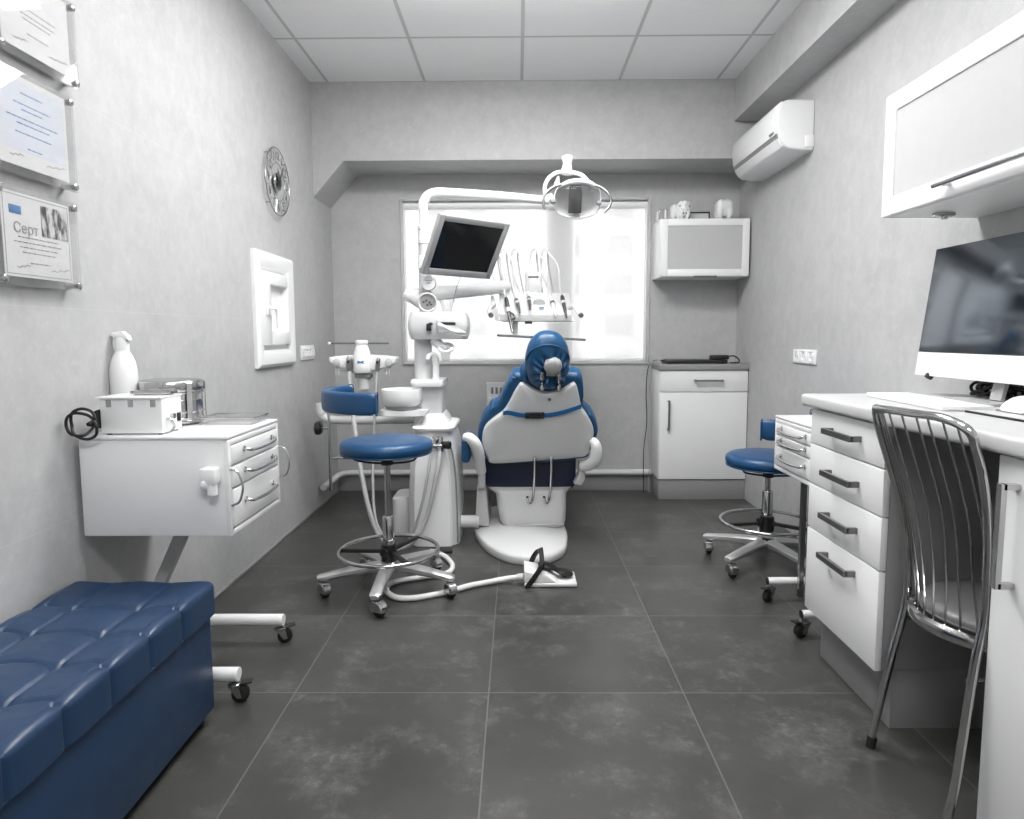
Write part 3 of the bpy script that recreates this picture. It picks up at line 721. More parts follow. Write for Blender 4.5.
obj('stand_neck', b, 'bezel', t)
b = nb(); box(b, 1.30, 1.485, yc - .1, yc + .105, ZD, ZD + .008, .002); obj('stand_foot', b, 'bezel', t)
b = nb(); cyl(b, tuple(scr(.003, .245, -.006)), tuple(scr(.009, .245, .004)), .012, 12); obj('rubber_pad', b, 'rubber', t)
# tangle of cables behind the stand
b = nb(); rnd = random.Random(3)
for i in range(5):
    pts = []; c0 = V((1.425, 1.94 + .01 * i, ZD + .038))
    for k in range(9):
        a = k * 1.4 + i; pts.append(c0 + V((.03 * math.cos(a * 1.3), .062 * math.sin(a) , .024 * math.cos(a * .9 + i))))
    tube(b, pts, .0048, 8, 5)
tube(b, [(1.43, 1.93, ZD + .03), (1.43, 1.72, ZD + .055), (1.44, 1.5, ZD + .03), (1.45, 1.35, ZD + .045), (1.46, 1.2, ZD + .01)], .005, 8, 5)
tube(b, [(1.42, 1.93, ZD + .05), (1.44, 1.72, ZD + .035), (1.43, 1.45, ZD + .05), (1.44, 1.3, ZD + .008)], .005, 8, 5)
tag(obj('cable_tangle', b, 'cable'), 'tangle of black cables behind the computer stand on the desk', 'cables')
b = nb(); box(b, 1.44, 1.475, 1.56, 1.84, ZD, ZD + .06, .006); t = obj('power_strip', b, 'black'); tag(t, 'black power strip under the computer, by the wall', 'power strip')
b = nb()
for i in range(4): cyl(b, (1.4385, 1.60 + i * .06, ZD + .03), (1.441, 1.60 + i * .06, ZD + .03), .018, 14)
obj('socket', b, 'rubber', t)

# keyboard and mouse
q = [PZ(873, 394, ZD + .02), PZ(905, 391, ZD + .02), PZ(986, 402, ZD + .02), PZ(948, 408.5, ZD + .02)]
k0 = (q[0] + q[3]) / 2
c0 = V((1.172, 1.895, ZD))
t = thing('keyboard', 'thin white keyboard on the desk left of the mouse', 'keyboard', tuple(c0))
kq = Matrix.Rotation(R(-3), 3, 'Z')
def kbox(b, x0, x1, y0, y1, z0, z1, bev=0.0):
    vs = box(b, x0, x1, y0, y1, z0, z1, bev)
    for v in vs: v.co = kq @ v.co + c0
b = nb(); kbox(b, -.066, .066, -.205, .205, .001, .014, .003); obj('case', b, 'white_plastic', t)
b = nb()
for r_ in range(5):
    for k in range(14): kbox(b, -.05 + r_ * .0205, -.05 + r_ * .0205 + .017, -.195 + k * .028, -.195 + k * .028 + .0235, .011, .0145, .001)
obj('keys', b, 'white_plastic', t)
c1 = V((1.21, 1.55, ZD))
t = thing('mouse_pad', 'dark grey-edged mouse pad on the desk under the mouse', 'mouse pad', tuple(c1))
b = nb(); box(b, c1.x - .07, c1.x + .14, 1.36, 1.672, ZD, ZD + .005, .001); obj('base', b, 'rubber', t)
b = nb(); box(b, c1.x - .064, c1.x + .134, 1.366, 1.666, ZD + .0035, ZD + .0058, .001); obj('top', b, 'greywhite', t)
c2 = V((1.232, 1.60, ZD + .0058))
t = thing('computer_mouse', 'white computer mouse on the desk in front of the screen', 'mouse', tuple(c2))
b = nb(); rings = []
for f in [i / 12 for i in range(13)]:
    L = -.06 + .12 * f; wd = .031 * (1 - abs(2 * f - 1) ** 2.6) ** .5 + .0005; hh = .006 + .034 * math.sin(PI * min(1, f * .9 + .08)) ** .8
    rings.append([c2 + V((wd * math.cos(a), L, .003 + max(0, math.sin(a)) * hh)) for a in [k * 2 * PI / 20 for k in range(20)]])
loft(b, rings); obj('shell', b, 'white_plastic', t, 60)
b = nb(); box(b, c2.x - .028, c2.x + .028, c2.y - .054, c2.y + .054, c2.z, c2.z + .005, .002); obj('base', b, 'midgrey', t)

# ------------------------------------------------------------------ wire chair
t = thing('wire_chair', 'chrome wire-back chair with a grey seat at the desk', 'chair', (1.1, 1.44, 0))
YFAR, YNR = 1.665, 1.34
Lp_ = [(876, 409), (878, 424), (882.5, 440.6), (894, 478.7), (902, 510), (906, 540), (908, 574), (905, 607), (892, 655), (873, 731), (870.3, 748.5)]
Rp_ = [(969, 431), (977, 452), (982.5, 474), (987, 507), (988.5, 540), (988, 564), (985, 617), (975, 664.6), (963.5, 736), (954.5, 790), (941, 861)]
far = [PY(x, y, YFAR) for x, y in Lp_]; near = [PY(x, y, YNR) for x, y in Rp_]
far[-1].z = .008; near[-1].z = .008
f0, n0 = far[0], near[0]
top = [f0 + V((-.003, -.018, .003)), f0 * .82 + n0 * .18 + V((-.010, 0, .007)), f0 * .5 + n0 * .5 + V((-.014, 0, .013)), f0 * .2 + n0 * .8 + V((-.012, 0, .017))]
b = nb(); tube(b, far[::-1] + top + near, .0098, 12, 5); obj('back_frame', b, 'chrome', t)
cs = V((1.16, 1.515, .412)); rs = .19
def ring_pt(a, q=1.0): return cs + V((rs * q * math.cos(a), rs * .92 * q * math.sin(a), 0))
b = nb(); tube(b, [ring_pt(k * 2 * PI / 40) for k in range(40)], .008, 10, closed=True)
tube(b, [ring_pt(R(a), 1.02) + V((0, 0, .004)) for a in range(128, 246, 9)], .0125, 8, 2, flat=1.3); obj('seat_ring', b, 'chrome', t)
def topbar(f):
    P_ = smooth_path([far[1], far[0]] + top + near[:2], 8); return P_[min(len(P_) - 1, int(f * (len(P_) - 1)))]
for i in range(10):
    f = .19 + .60 * i / 9; tp = topbar(f); p = ring_pt(R(134 + 96 * i / 9), .99)
    fl, nr = far, near; g = (tp.y - YNR) / (YFAR - YNR)
    def rail(k): return far[k] * g + near[k] * (1 - g)
    b = nb(); tube(b, [tp, rail(3) * .85 + p * .15 + V((0, 0, .02)), rail(5) * .6 + p * .4 + V((0, 0, .03)), p + V((.0, 0, .05)), p], .0027, 8, 6); obj('back_wire', b, 'steel', t)
b = nb(); prof = [(.001, .418), (.14, .416), (.172, .418), (.184, .430), (.186, .444), (.176, .456), (.14, .466), (.08, .471), (.001, .472)]
lathe(b, prof, Matrix.Translation((1.165, 1.515, 0)), 44, False)
for q in b.verts: q.co.y = 1.515 + (q.co.y - 1.515) * .93
cu_ = obj('seat_cushion', b, 'vinyl_grey', t, 60)
b = nb(); torus(b, (1.165, 1.515, .438), .186, .0035, 44, 8)
for q in b.verts: q.co.y = 1.515 + (q.co.y - 1.515) * .93
obj('piping', b, 'vinyl_grey', cu_)
for s in (1, -1):
    b = nb(); p = cs + V((.115, s * .135, -.004))
    tube(b, [p + V((-.10, s * .01, 0)), p + V((.0, 0, -.005)), p + V((.025, s * .002, -.05)), p + V((.045, s * .004, -.25)), V((p.x + .06, p.y + s * .005, .008))], .0095, 10, 5); obj('leg', b, 'chrome', t)
b = nb(); z = .36
cyl(b, (1.0, YFAR - .004, z), (1.30, 1.645, z), .005, 8); cyl(b, (.955, YNR + .004, z), (1.30, 1.38, z), .005, 8); obj('stretcher', b, 'dark_steel', t)
for p in (far[-1], near[-1], V((1.335, 1.655, 0)), V((1.335, 1.375, 0))):
    b = nb(); cyl(b, (p.x, p.y, 0), (p.x + .004, p.y, .03), .0125, 10); obj('foot_cap', b, 'rubber', t)

# ------------------------------------------------------------------ castors, stools, carts
def castor(parent, x, y, h, ang, r=.028, chrome='steel', brake=False, hooded=False):
    """a swivel castor under (x, y, h) in the root's own coordinates"""
    d = V((math.cos(ang), math.sin(ang), 0)); s = V((-d.y, d.x, 0)); ax = V((x, y, r)) + d * r * .65
    b = nb()
    cyl(b, (x, y, 2 * r * .95), (x, y, h), .008, 12)
    if hooded:
        rg = []
        for sd in (-.019, -.014, .014, .019):
            q = []
            e = 1.0 if abs(sd) < .016 else .86
            for k in range(14):
                a = -.35 + (PI + .5) * k / 13; q.append(ax + s * sd + d * (-math.cos(a) * r * 1.12 * e) + V((0, 0, math.sin(a) * r * 1.12 * e)))
            rg.append(q)
        loft(b, rg)
    else:
        for sg in (-1, 1):
            o = s * sg * .015
            prism(b, [ax + o + d * .007 - V((0, 0, .008)), ax + o - d * .007 - V((0, 0, .008)), V((x, y, 2 * r + .002)) + o - d * .012, V((x, y, 2 * r + .006)) + o + d * .016], s * sg * .003)
        lathe(b, [(.019, 0), (.02, .006), (.012, .011)], Matrix.Translation((x, y, 2 * r)), 14)
        prism(b, [V((x, y, 2 * r)) + s * .018 - d * .014, V((x, y, 2 * r)) + s * .018 + d * .02, V((x, y, 2 * r)) - s * .018 + d * .02, V((x, y, 2 * r)) - s * .018 - d * .014], (0, 0, .005))
    c = obj('castor', b, chrome, parent, local=True)
    b = nb(); mt = align(s, ax)
    lathe(b, [(r * .35, -.012), (r * .8, -.012), (r * .96, -.0095), (r, -.006), (r, .006), (r * .96, .0095), (r * .8, .012), (r * .35, .012)], mt, 24)
    cyl(b, ax - s * .017, ax + s * .017, .005, 10); obj('wheel', b, 'rubber', c, local=True)
    if brake:
        b = nb(); o = V((x, y, 2 * r + .004)) + d * .018
        prism(b, [o - s * .014, o + s * .014, o + s * .012 + d * .035 + V((0, 0, .004)), o - s * .012 + d * .035 + V((0, 0, .004))], (0, 0, .005), .001, 1); obj('brake_pedal', b, 'black', c, local=True)
    return c

def stool(name, label, x, y, seat_z, leg0, back_c, back0, back1, bz, post, spoke, trail):
    t = thing(name, label, 'stool', (x, y, 0), 'blue stools on castors')
    th = .062; rs = .198
    b = nb(); lathe(b, [(.001, seat_z - th + .004), (rs - .03, seat_z - th), (rs - .012, seat_z - th + .005), (rs - .002, seat_z - th + .02), (rs, seat_z - .03), (rs - .004, seat_z - .014), (rs - .018, seat_z - .004), (rs - .05, seat_z), (.001, seat_z + .004)], None, 56, False)
    s = obj('seat', b, 'blue', t, 60, True)
    b = nb(); torus(b, (0, 0, seat_z - th + .006), rs - .006, .0035, 56, 8); obj('piping', b, 'blue', s, local=True)
    b = nb(); box(b, -.07, .07, -.06, .06, seat_z - th - .022, seat_z - th + .003, .006); cyl(b, (0, 0, seat_z - th - .05), (0, 0, seat_z - th - .015), .026, 18); obj('seat_plate', b, 'black', t, local=True)
    b = nb(); tube(b, [(-.13, -.03, seat_z - th - .001), (-.125, -.05, seat_z - th - .02), (-.04, -.085, seat_z - th - .026), (.07, -.085, seat_z - th - .026), (.125, -.05, seat_z - th - .02), (.13, -.03, seat_z - th - .001)], .0045, 8, 5); obj('height_lever', b, 'black', t, local=True)
    ring_z = .172 if seat_z > .58 else .205
    b = nb(); cyl(b, (0, 0, ring_z + .13), (0, 0, seat_z - th - .02), .0135, 20); obj('gas_piston', b, 'steel', t, local=True)
    b = nb(); lathe(b, [(.025, ring_z + .02), (.025, ring_z + .145), (.022, ring_z + .152), (.014, ring_z + .153)], None, 22); obj('column_sleeve', b, 'chrome', t, local=True)
    b = nb(); torus(b, (0, 0, ring_z), .212, .0085, 64, 12); fr = obj('foot_ring', b, 'chrome', t, local=True)
    b = nb(); lathe(b, [(.03, ring_z - .055), (.034, ring_z - .04), (.033, ring_z + .025), (.024, ring_z + .03)], None, 20)
    for k in range(3):
        a = spoke + k * 2 * PI / 3
        prism(b, [V((.03 * math.cos(a) - .011 * math.sin(a), .03 * math.sin(a) + .011 * math.cos(a), ring_z - .012)), V((.03 * math.cos(a) + .011 * math.sin(a), .03 * math.sin(a) - .011 * math.cos(a), ring_z - .012)), V((.207 * math.cos(a) + .009 * math.sin(a), .207 * math.sin(a) - .009 * math.cos(a), ring_z - .008)), V((.207 * math.cos(a) - .009 * math.sin(a), .207 * math.sin(a) + .009 * math.cos(a), ring_z - .008))], (0, 0, .016), .003, 2)
    lathe(b, [(.012, 0), (.02, .004), (.02, .014), (.012, .018)], align((math.cos(leg0 + .9), math.sin(leg0 + .9), 0), (.032 * math.cos(leg0 + .9), .032 * math.sin(leg0 + .9), ring_z)), 14)
    obj('ring_hub', b, 'black', t, local=True)
    b = nb(); lathe(b, [(.045, .085), (.05, .095), (.048, .112), (.036, .125), (.03, .127)], None, 24); obj('base_hub', b, 'steel', t, local=True)
    for k in range(5):
        a = leg0 + k * 2 * PI / 5; d = V((math.cos(a), math.sin(a), 0)); s_ = V((-d.y, d.x, 0)); rg = []
        for f, wd, zt_, zb_ in ((.035, .030, .124, .084), (.10, .028, .120, .084), (.20, .025, .108, .078), (.265, .0235, .098, .072), (.292, .023, .094, .070), (.304, .015, .089, .073)):
            c = d * f; q = []
            for u, v in ((-1, -.4), (-1, .5), (-.6, 1), (.6, 1), (1, .5), (1, -.4), (.7, -1), (-.7, -1)):
                q.append(c + s_ * wd * u + V((0, 0, (zt_ + zb_) / 2 + (zt_ - zb_) / 2 * v)))
            rg.append(q)
        b = nb(); loft(b, rg); obj('leg', b, 'satin', t, local=True)
        p = d * .282; castor(t, p.x, p.y, .08, trail + .25 * math.sin(k * 2.0), .031, 'steel', False, True)
    # curved backrest on a hinged post
    b = nb(); rg = []; n = 26; bw, bh, rb = .038, (bz[1] - bz[0]) / 2, back_c[2]
    for i in range(n + 1):
        a = back0 + (back1 - back0) * i / n; rad = V((math.cos(a), math.sin(a), 0)); q = []
        e = 1.0 if 0 < i < n else .8
        for k in range(20):
            u = k * 2 * PI / 20; cu, su = math.cos(u), math.sin(u)
            sq = lambda v, p: math.copysign(abs(v) ** p, v)
            q.append(V((back_c[0], back_c[1], (bz[0] + bz[1]) / 2)) + rad * (rb + bw / 2 * sq(cu, .5) * e) + V((0, 0, bh * sq(su, .42) * e)))
        rg.append(q)
    loft(b, rg); br = obj('backrest', b, 'blue', t, 50, True)
    for a in (back0, back1):
        b = nb(); rad = V((math.cos(a), math.sin(a), 0)); q = []
        for k in range(20):
            u = k * 2 * PI / 20; sq = lambda v, p: math.copysign(abs(v) ** p, v)
            q.append(V((back_c[0], back_c[1], (bz[0] + bz[1]) / 2)) + rad * (rb + (bw / 2 + .001) * sq(math.cos(u), .5)) + V((0, 0, (bh + .001) * sq(math.sin(u), .42))))
        tube(b, q, .0025, 6, closed=True); obj('seam_piping', b, 'blue', br, local=True)
    pxy, pz0 = V((post[0], post[1], 0)), post[2]
    b = nb(); rd = (V((back_c[0], back_c[1], 0)) - pxy).normalized(); s_ = V((-rd.y, rd.x, 0))
    prism(b, [pxy - s_ * .013 + V((0, 0, pz0)), pxy + s_ * .013 + V((0, 0, pz0)), pxy + s_ * .013 + V((0, 0, bz[0] + .05)), pxy - s_ * .013 + V((0, 0, bz[0] + .05))], rd * .006, .001, 1)
    obj('back_post', b, 'steel', t, local=True)
    b = nb(); box(b, -.016, .016, -.016, .016, seat_z - th - .03, seat_z - th - .006, .004)
    hh = seat_z - th - .02
    tube(b, [V((0, 0, hh)), V((pxy.x * .6, pxy.y * .6, hh)), V((pxy.x + rd.x * .01, pxy.y + rd.y * .01, hh))], .011, 10, 3, flat=.6); obj('back_arm', b, 'steel', t, local=True)
    b = nb(); o = pxy + V((0, 0, bz[0] - .085)); dn = -rd
    cyl(b, o, o + dn * .03, .006, 10); obj('knob_stem', b, 'steel', t, local=True)
    b = nb(); rg = []
    for dd, q in ((.026, .35), (.028, .75), (.034, 1), (.05, 1), (.056, .8), (.058, .3)):
        rg.append([o + dn * dd + (s_ * math.cos(k * 2 * PI / 30) + V((0, 0, 1)) * math.sin(k * 2 * PI / 30)) * .029 * q * (1 + .09 * math.cos(k * 2 * PI * 6 / 30)) for k in range(30)])
    loft(b, rg); obj('adjusting_knob', b, 'black', t, 50, True)
    return t
stool('operator_stool', 'blue round stool with curved backrest standing left of the dental chair', -.563, 2.77, .660, R(198), (.018, .0, .262), R(142), R(270), (.792, .880), (-.248, .0, .435), R(182), R(-50))
stool('operator_stool', 'blue round stool half hidden by the right-hand cart near the back cabinet', 1.19, 3.08, .535, R(145), (0, 0, .28), R(242), R(385), (.640, .732), (.285, .03, .36), R(195), R(-95))

def cart(label, group, xf, xb, y0, y1, z0, z1, sg, tubes, tube_end, tube_z, tr, split, post):
    """instrument cart: drawers face the room (sg = +1 faces +X)"""
    t = thing('instrument_cart', label, 'cart', ((xf + xb) / 2, (y0 + y1) / 2, 0), group)
    lo, hi = min(xf - sg * .012, xb), max(xf - sg * .012, xb)
    b = nb(); box(b, lo, hi, y0, y1, z0, z1 - .008, .006); bd_ = obj('body', b, 'white', t)
    b = nb(); box(b, min(xf, xb), max(xf, xb), y0 - .004, y1 + .004, z1 - .010, z1, .004); obj('top', b, 'white', t)
    b = nb(); frame(b, y0, y1, z0, z1 - .012, .016, 'x', min(xf, xf - sg * .014), max(xf, xf - sg * .014), .003); obj('front_frame', b, 'white', t)
    for za, zb in split:
        b = nb(); box(b, min(xf - sg * .013, xf + sg * .003), max(xf - sg * .013, xf + sg * .003), y0 + .018, y1 - .018, za, zb, .003); d = obj('drawer', b, 'white', t)
        zz = za + (zb - za) * .52; L = y1 - y0
        b = nb(); yA, yB = y0 + L * .25, y1 - L * .20
        tube(b, [(xf, yA, zz + .006), (xf + sg * .016, yA, zz + .004), (xf + sg * .024, yA + .02, zz), (xf + sg * .028, (yA + yB) / 2, zz - .003), (xf + sg * .024, yB - .02, zz), (xf + sg * .016, yB, zz + .004), (xf, yB, zz + .006)], .0052, 10, 6)
        for yy in (yA, yB): lathe(b, [(.009, 0), (.009, .004), (.005, .007)], align((sg, 0, 0), (xf + sg * .002, yy, zz + .006)), 12)
        obj('handle', b, 'chrome', d)
    if sg > 0:
        for yy in (y0 + .004, y1 - .004):
            b = nb(); zc = (z0 + z1) / 2
            tube(b, [(xf, yy, zc + .05), (xf + .022, yy, zc + .042), (xf + .034, yy, zc + .012), (xf + .035, yy, zc - .012), (xf + .024, yy, zc - .045), (xf + .002, yy, zc - .056)], .0036, 8, 6); obj('side_rail', b, 'steel', t)
    for yy in tubes:
        b = nb(); cyl(b, (xb, yy, tube_z), (tube_end, yy, tube_z), tr, 20); tb = obj('base_tube', b, 'white', t)
        b = nb(); cyl(b, (tube_end - sg * .004, yy, tube_z), (tube_end + sg * .003, yy, tube_z), tr * .97, 20); obj('end_cap', b, 'white_plastic' if sg > 0 else 'black', tb)
    l = root_loc(t)
    for i, yy in enumerate(tubes):
        castor(t, tube_end - sg * .012 - l.x, yy - l.y, tube_z - tr * .5, (R(8) if sg > 0 else R(200)) + i * .3, .026, 'steel', True)
        castor(t, xb + sg * .05 - l.x, yy - l.y, tube_z - tr * .5, R(90), .026, 'steel', False)
    b = nb(); box(b, xb + sg * .02 - .02, xb + sg * .02 + .02, tubes[0], tubes[-1], tube_z - .018, tube_z + .018, .004); obj('cross_bar', b, 'white', t)
    for pa, pb, wd, mt_ in post:
        pa, pb = V(pa), V(pb); d = (pb - pa).normalized(); s = d.cross(V((0, 1, 0))).normalized()
        b = nb(); prism(b, [pa + s * wd - V((0, wd, 0)), pa - s * wd - V((0, wd, 0)), pa - s * wd + V((0, wd, 0)), pa + s * wd + V((0, wd, 0))], pb - pa, .002, 1); obj('column', b, mt_, t)
    return t
x0, z0, z1 = -.83, .522, .815
tc = cart('white cart with side clip and three drawers by the left wall', 'white instrument carts', x0, -1.262, 1.845, 2.238, z0, z1, 1, (1.88, 2.258), -.846, .086, .021,
     ((.545, .655), (.662, .722), (.729, .783)), (((-1.262, 2.05, .09), (-1.055, 2.05, .525), .017, 'greywhite'),))
# plastic holder on the side
b = nb(); a = PY(204.5, 466, 1.84); c = PY(222, 492, 1.84)
box(b, a.x, c.x, 1.80, 1.845, c.z + .025, a.z, .008); cyl(b, ((a.x + c.x) / 2 + .008, 1.815, c.z - .002), ((a.x + c.x) / 2 + .008, 1.815, c.z + .03), .014, 14); ell(b, ((a.x + c.x) / 2 - .01, 1.815, c.z + .03), .018, .018, .02)
obj('side_clip', b, 'white_plastic', tc)
cart('white cart partly hidden behind the desk drawer unit', 'white instrument carts', 1.047, 1.485, 2.262, 2.655, .553, .772, -1, (2.31, 2.635), 1.03, .083, .016,
     ((.575, .648), (.656, .693), (.700, .742)), (((1.105, 2.50, .07), (1.105, 2.50, .556), .009, 'steel'), ((1.135, 2.50, .07), (1.135, 2.50, .556), .009, 'dark_steel')))

# ------------------------------------------------------------------ things on the left cart
zt = z1
t = thing('steriliser_box', 'white metal box with vent slits on the left cart top', 'device', (-1.12, 1.96, zt))
A = PY(99, 397, 1.875); B = PY(163, 432, 1.875)
xa, xb_ = A.x, B.x; h0 = A.z - zt; yb = PXX(182.5, 425, xb_).y
b = nb(); box(b, xa, xb_, 1.875, yb, zt + .004, zt + h0 - .004, .003); bx_ = obj('case', b, 'white', t)
b = nb(); box(b, xa - .008, xb_ + .002, 1.868, yb + .004, zt + h0 - .006, zt + h0, .002); obj('lid', b, 'white', t)
b = nb()
for g in (.145, .5, .86):
    for k in range(5):
        x = xa + (xb_ - xa) * g + (k - 2) * .0032; box(b, x - .0008, x + .0008, 1.8742, 1.876, zt + h0 - .03, zt + h0 - .009)
obj('vent_slit', b, 'midgrey', t)
b = nb(); box(b, xb_ - .001, xb_ + .004, yb - .03, yb - .012, zt + .03, zt + .055, .001); obj('switch', b, 'black', t)
b = nb(); tube(b, [(xb_, 1.90, zt + .045), (xb_ + .012, 1.90, zt + .04), (xb_ + .016, 1.91, zt + .02), (xb_ + .01, 1.90, zt + .006)], .004, 8, 5); cyl(b, (xb_, 1.925, zt + .05), (xb_ + .01, 1.925, zt + .05), .008, 12); obj('rear_socket', b, 'chrome', t)
b = nb()
for x in (xa + .015, xb_ - .015):
    for y in (1.89, yb - .015): cyl(b, (x, y, zt), (x, y, zt + .005), .007, 10)
obj('foot', b, 'rubber', t)
t = thing('steel_dish', 'shallow steel dish on top of the white metal box', 'dish', ((xa + xb_) / 2 + .02, 1.96, zt + h0))
za = zt + h0
b = nb(); box(b, xa + .07, xb_ - .005, 1.93, yb - .03, za, za + .004, .001); frame(b, xa + .062, xb_ + .003, 1.922, yb - .022, .008, 'z', za + .004, za + .013, .002); obj('dish', b, 'steel', t)
# plug and looped cable
t = thing('power_cable', 'black looped power cable hanging at the left end of the cart', 'cable', (xa - .03, 1.88, zt + .05))
b = nb(); o = V((PY(85, 424, 1.822).x, 1.822, PY(85, 424, 1.822).z))
pts = []
for k in range(20):
    a = k * 2 * PI / 11 + .4; rr = .037 + .008 * math.sin(k * .9)
    pts.append(o + V((rr * math.cos(a) * 1.08, -.012 + .004 * math.sin(k * 1.7), rr * math.sin(a))))
pts = [V((xa - .004, 1.885, zt + .04)), V((xa - .018, 1.86, zt + .035))] + pts + [V((xa - .012, 1.868, zt + .03)), V((xa - .003, 1.88, zt + .05))]
tube(b, pts, .0042, 8, 5); obj('cord', b, 'cable', t)
b = nb(); prism(b, [(xa - .001, 1.862, zt + .075), (xa - .012, 1.862, zt + .07), (xa - .014, 1.862, zt + .048), (xa - .036, 1.862, zt + .036), (xa - .034, 1.862, zt + .028), (xa - .012, 1.862, zt + .024), (xa - .001, 1.862, zt + .02)], (0, .02, 0), .003, 2); obj('plug', b, 'rubber', t)
# pump bottle
pc = V((PY(125, 395, 2.06).x, 2.06, zt))
t = thing('pump_bottle', 'white plastic pump spray bottle against the wall on the left cart', 'bottle', tuple(pc))
hb = (PY(125, 352, 2.06).z - zt)
b = nb(); rr = .040
lathe(b, [(.001, 0), (rr * .9, .001), (rr, .008), (rr, hb * .68), (rr * 1.0, hb * .70), (rr * .97, hb * .78), (rr * .88, hb * .87), (rr * .70, hb * .95), (rr * .52, hb), (rr * .45, hb + .008), (.001, hb + .008)], Matrix.Translation(pc), 40, False); obj('body', b, 'white_plastic', t, 50)
b = nb(); lathe(b, [(rr * .5, hb + .002), (rr * .52, hb + .02), (rr * .5, hb + .034), (rr * .42, hb + .045), (.001, hb + .046)], Matrix.Translation(pc), 24); obj('cap', b, 'white_plastic', t)
b = nb(); hd = pc + V((0, 0, hb + .045))
prism(b, [hd + V((-.022, -.012, 0)), hd + V((-.030, -.012, .008)), hd + V((-.024, -.012, .016)), hd + V((.008, -.012, .020)), hd + V((.024, -.012, .006)), hd + V((.028, -.012, -.008)), hd + V((.012, -.012, -.004))], (0, .024, 0), .004, 2)
tube(b, [hd + V((-.02, 0, .002)), hd + V((-.024, 0, -.02)), hd + V((-.02, 0, -.04))], .005, 8, 4); obj('pump_head', b, 'white_plastic', t)
# sterilising drum
dc = V((PY(172.5, 410, 2.13).x, 2.13, zt)); rd_ = .092
t = thing('steel_drum', 'polished steel sterilising drum with wide lid on the left cart', 'drum', tuple(dc))
dh = PY(173, 382, 2.03).z - zt
b = nb(); lathe(b, [(.001, .001), (rd_ - .006, .001), (rd_, .006), (rd_, .02), (rd_ + .002, .023), (rd_, .026), (rd_, dh * .55), (rd_ + .002, dh * .56), (rd_, dh * .58), (rd_, dh - .02)], Matrix.Translation(dc), 48, False); obj('body', b, 'steel', t, 50)
b = nb(); lathe(b, [(rd_ + .004, dh - .034), (rd_ + .006, dh - .03), (rd_ + .006, dh - .004), (rd_ + .002, dh), (rd_ - .02, dh + .003), (.001, dh + .004)], Matrix.Translation(dc), 48, False); obj('lid', b, 'steel', t, 50)
for zz in (.012, .042, dh * .72):
    b = nb(); torus(b, dc + V((0, 0, zz)), rd_ + .002, .0026, 48, 8); obj('band', b, 'chrome', t)
b = nb(); a0 = -.55
for a in (a0, a0 + 1.0): 
    p = dc + V(((rd_ + .006) * math.cos(a), (rd_ + .006) * math.sin(a), 0)); n_ = V((math.cos(a), math.sin(a), 0)); s_ = V((-n_.y, n_.x, 0))
    prism(b, [p - s_ * .009 + V((0, 0, .02)), p + s_ * .009 + V((0, 0, .02)), p + s_ * .009 + V((0, 0, dh - .006)), p - s_ * .009 + V((0, 0, dh - .006))], n_ * .003, .001, 1)
obj('clasp', b, 'chrome', t)
# second, lower drum behind
dc2 = V((PY(152, 400, 2.17).x - .02, 2.15, zt)); 
# clear dish with steel rim at the front corner
qa = PZ(211, 418.5, zt); qb = PZ(268, 412.5, zt)
t = thing('instrument_tray', 'low shiny metal tray at the far front corner of the left cart', 'tray', (-.93, 2.15, zt))
b = nb(); x0_, x1_, ya, yb = -1.03, -.855, 2.085, 2.215
box(b, x0_ + .004, x1_ - .004, ya + .004, yb - .004, zt, zt + .003, .001); frame(b, x0_, x1_, ya, yb, .005, 'z', zt, zt + .02, .001); obj('tray', b, 'clear', t)
b = nb(); frame(b, x0_ - .003, x1_ + .003, ya - .003, yb + .003, .008, 'z', zt + .019, zt + .024, .002); obj('rim', b, 'steel', t)

# ------------------------------------------------------------------ tufted bench
BX0, BX1, BY0, BY1, BZ = -1.268, -.862, .55, 1.803, .406
t = thing('tufted_bench', 'dark blue tufted leather storage bench in the near left corner', 'bench', ((BX0 + BX1) / 2, (BY0 + BY1) / 2, 0))
b = nb(); box(b, BX0 + .012, BX1 - .014, BY0 + .012, BY1 - .012, .035, .32, .006, 3); obj('storage_box', b, 'bench', t)
T1 = [PZ(a / 3.2, 490 + c / 3.2, BZ) for a, c in ((235, 370), (440, 375), (98, 455), (320, 458), (180, 555), (15, 675))]
seamX = [T1[0].x * .5 + T1[2].x * .5, (T1[1].x + T1[3].x + T1[4].x) / 3]
print('TUFT', [tuple(round(v, 3) for v in q) for q in T1])
px_ = seamX[1] - seamX[0]; py_ = .147
ys = [T1[1].y - k * py_ for k in range(9)]
lid_h = .09; rr = .019
b = nb(); nx, ny, nz = 70, 150, 10
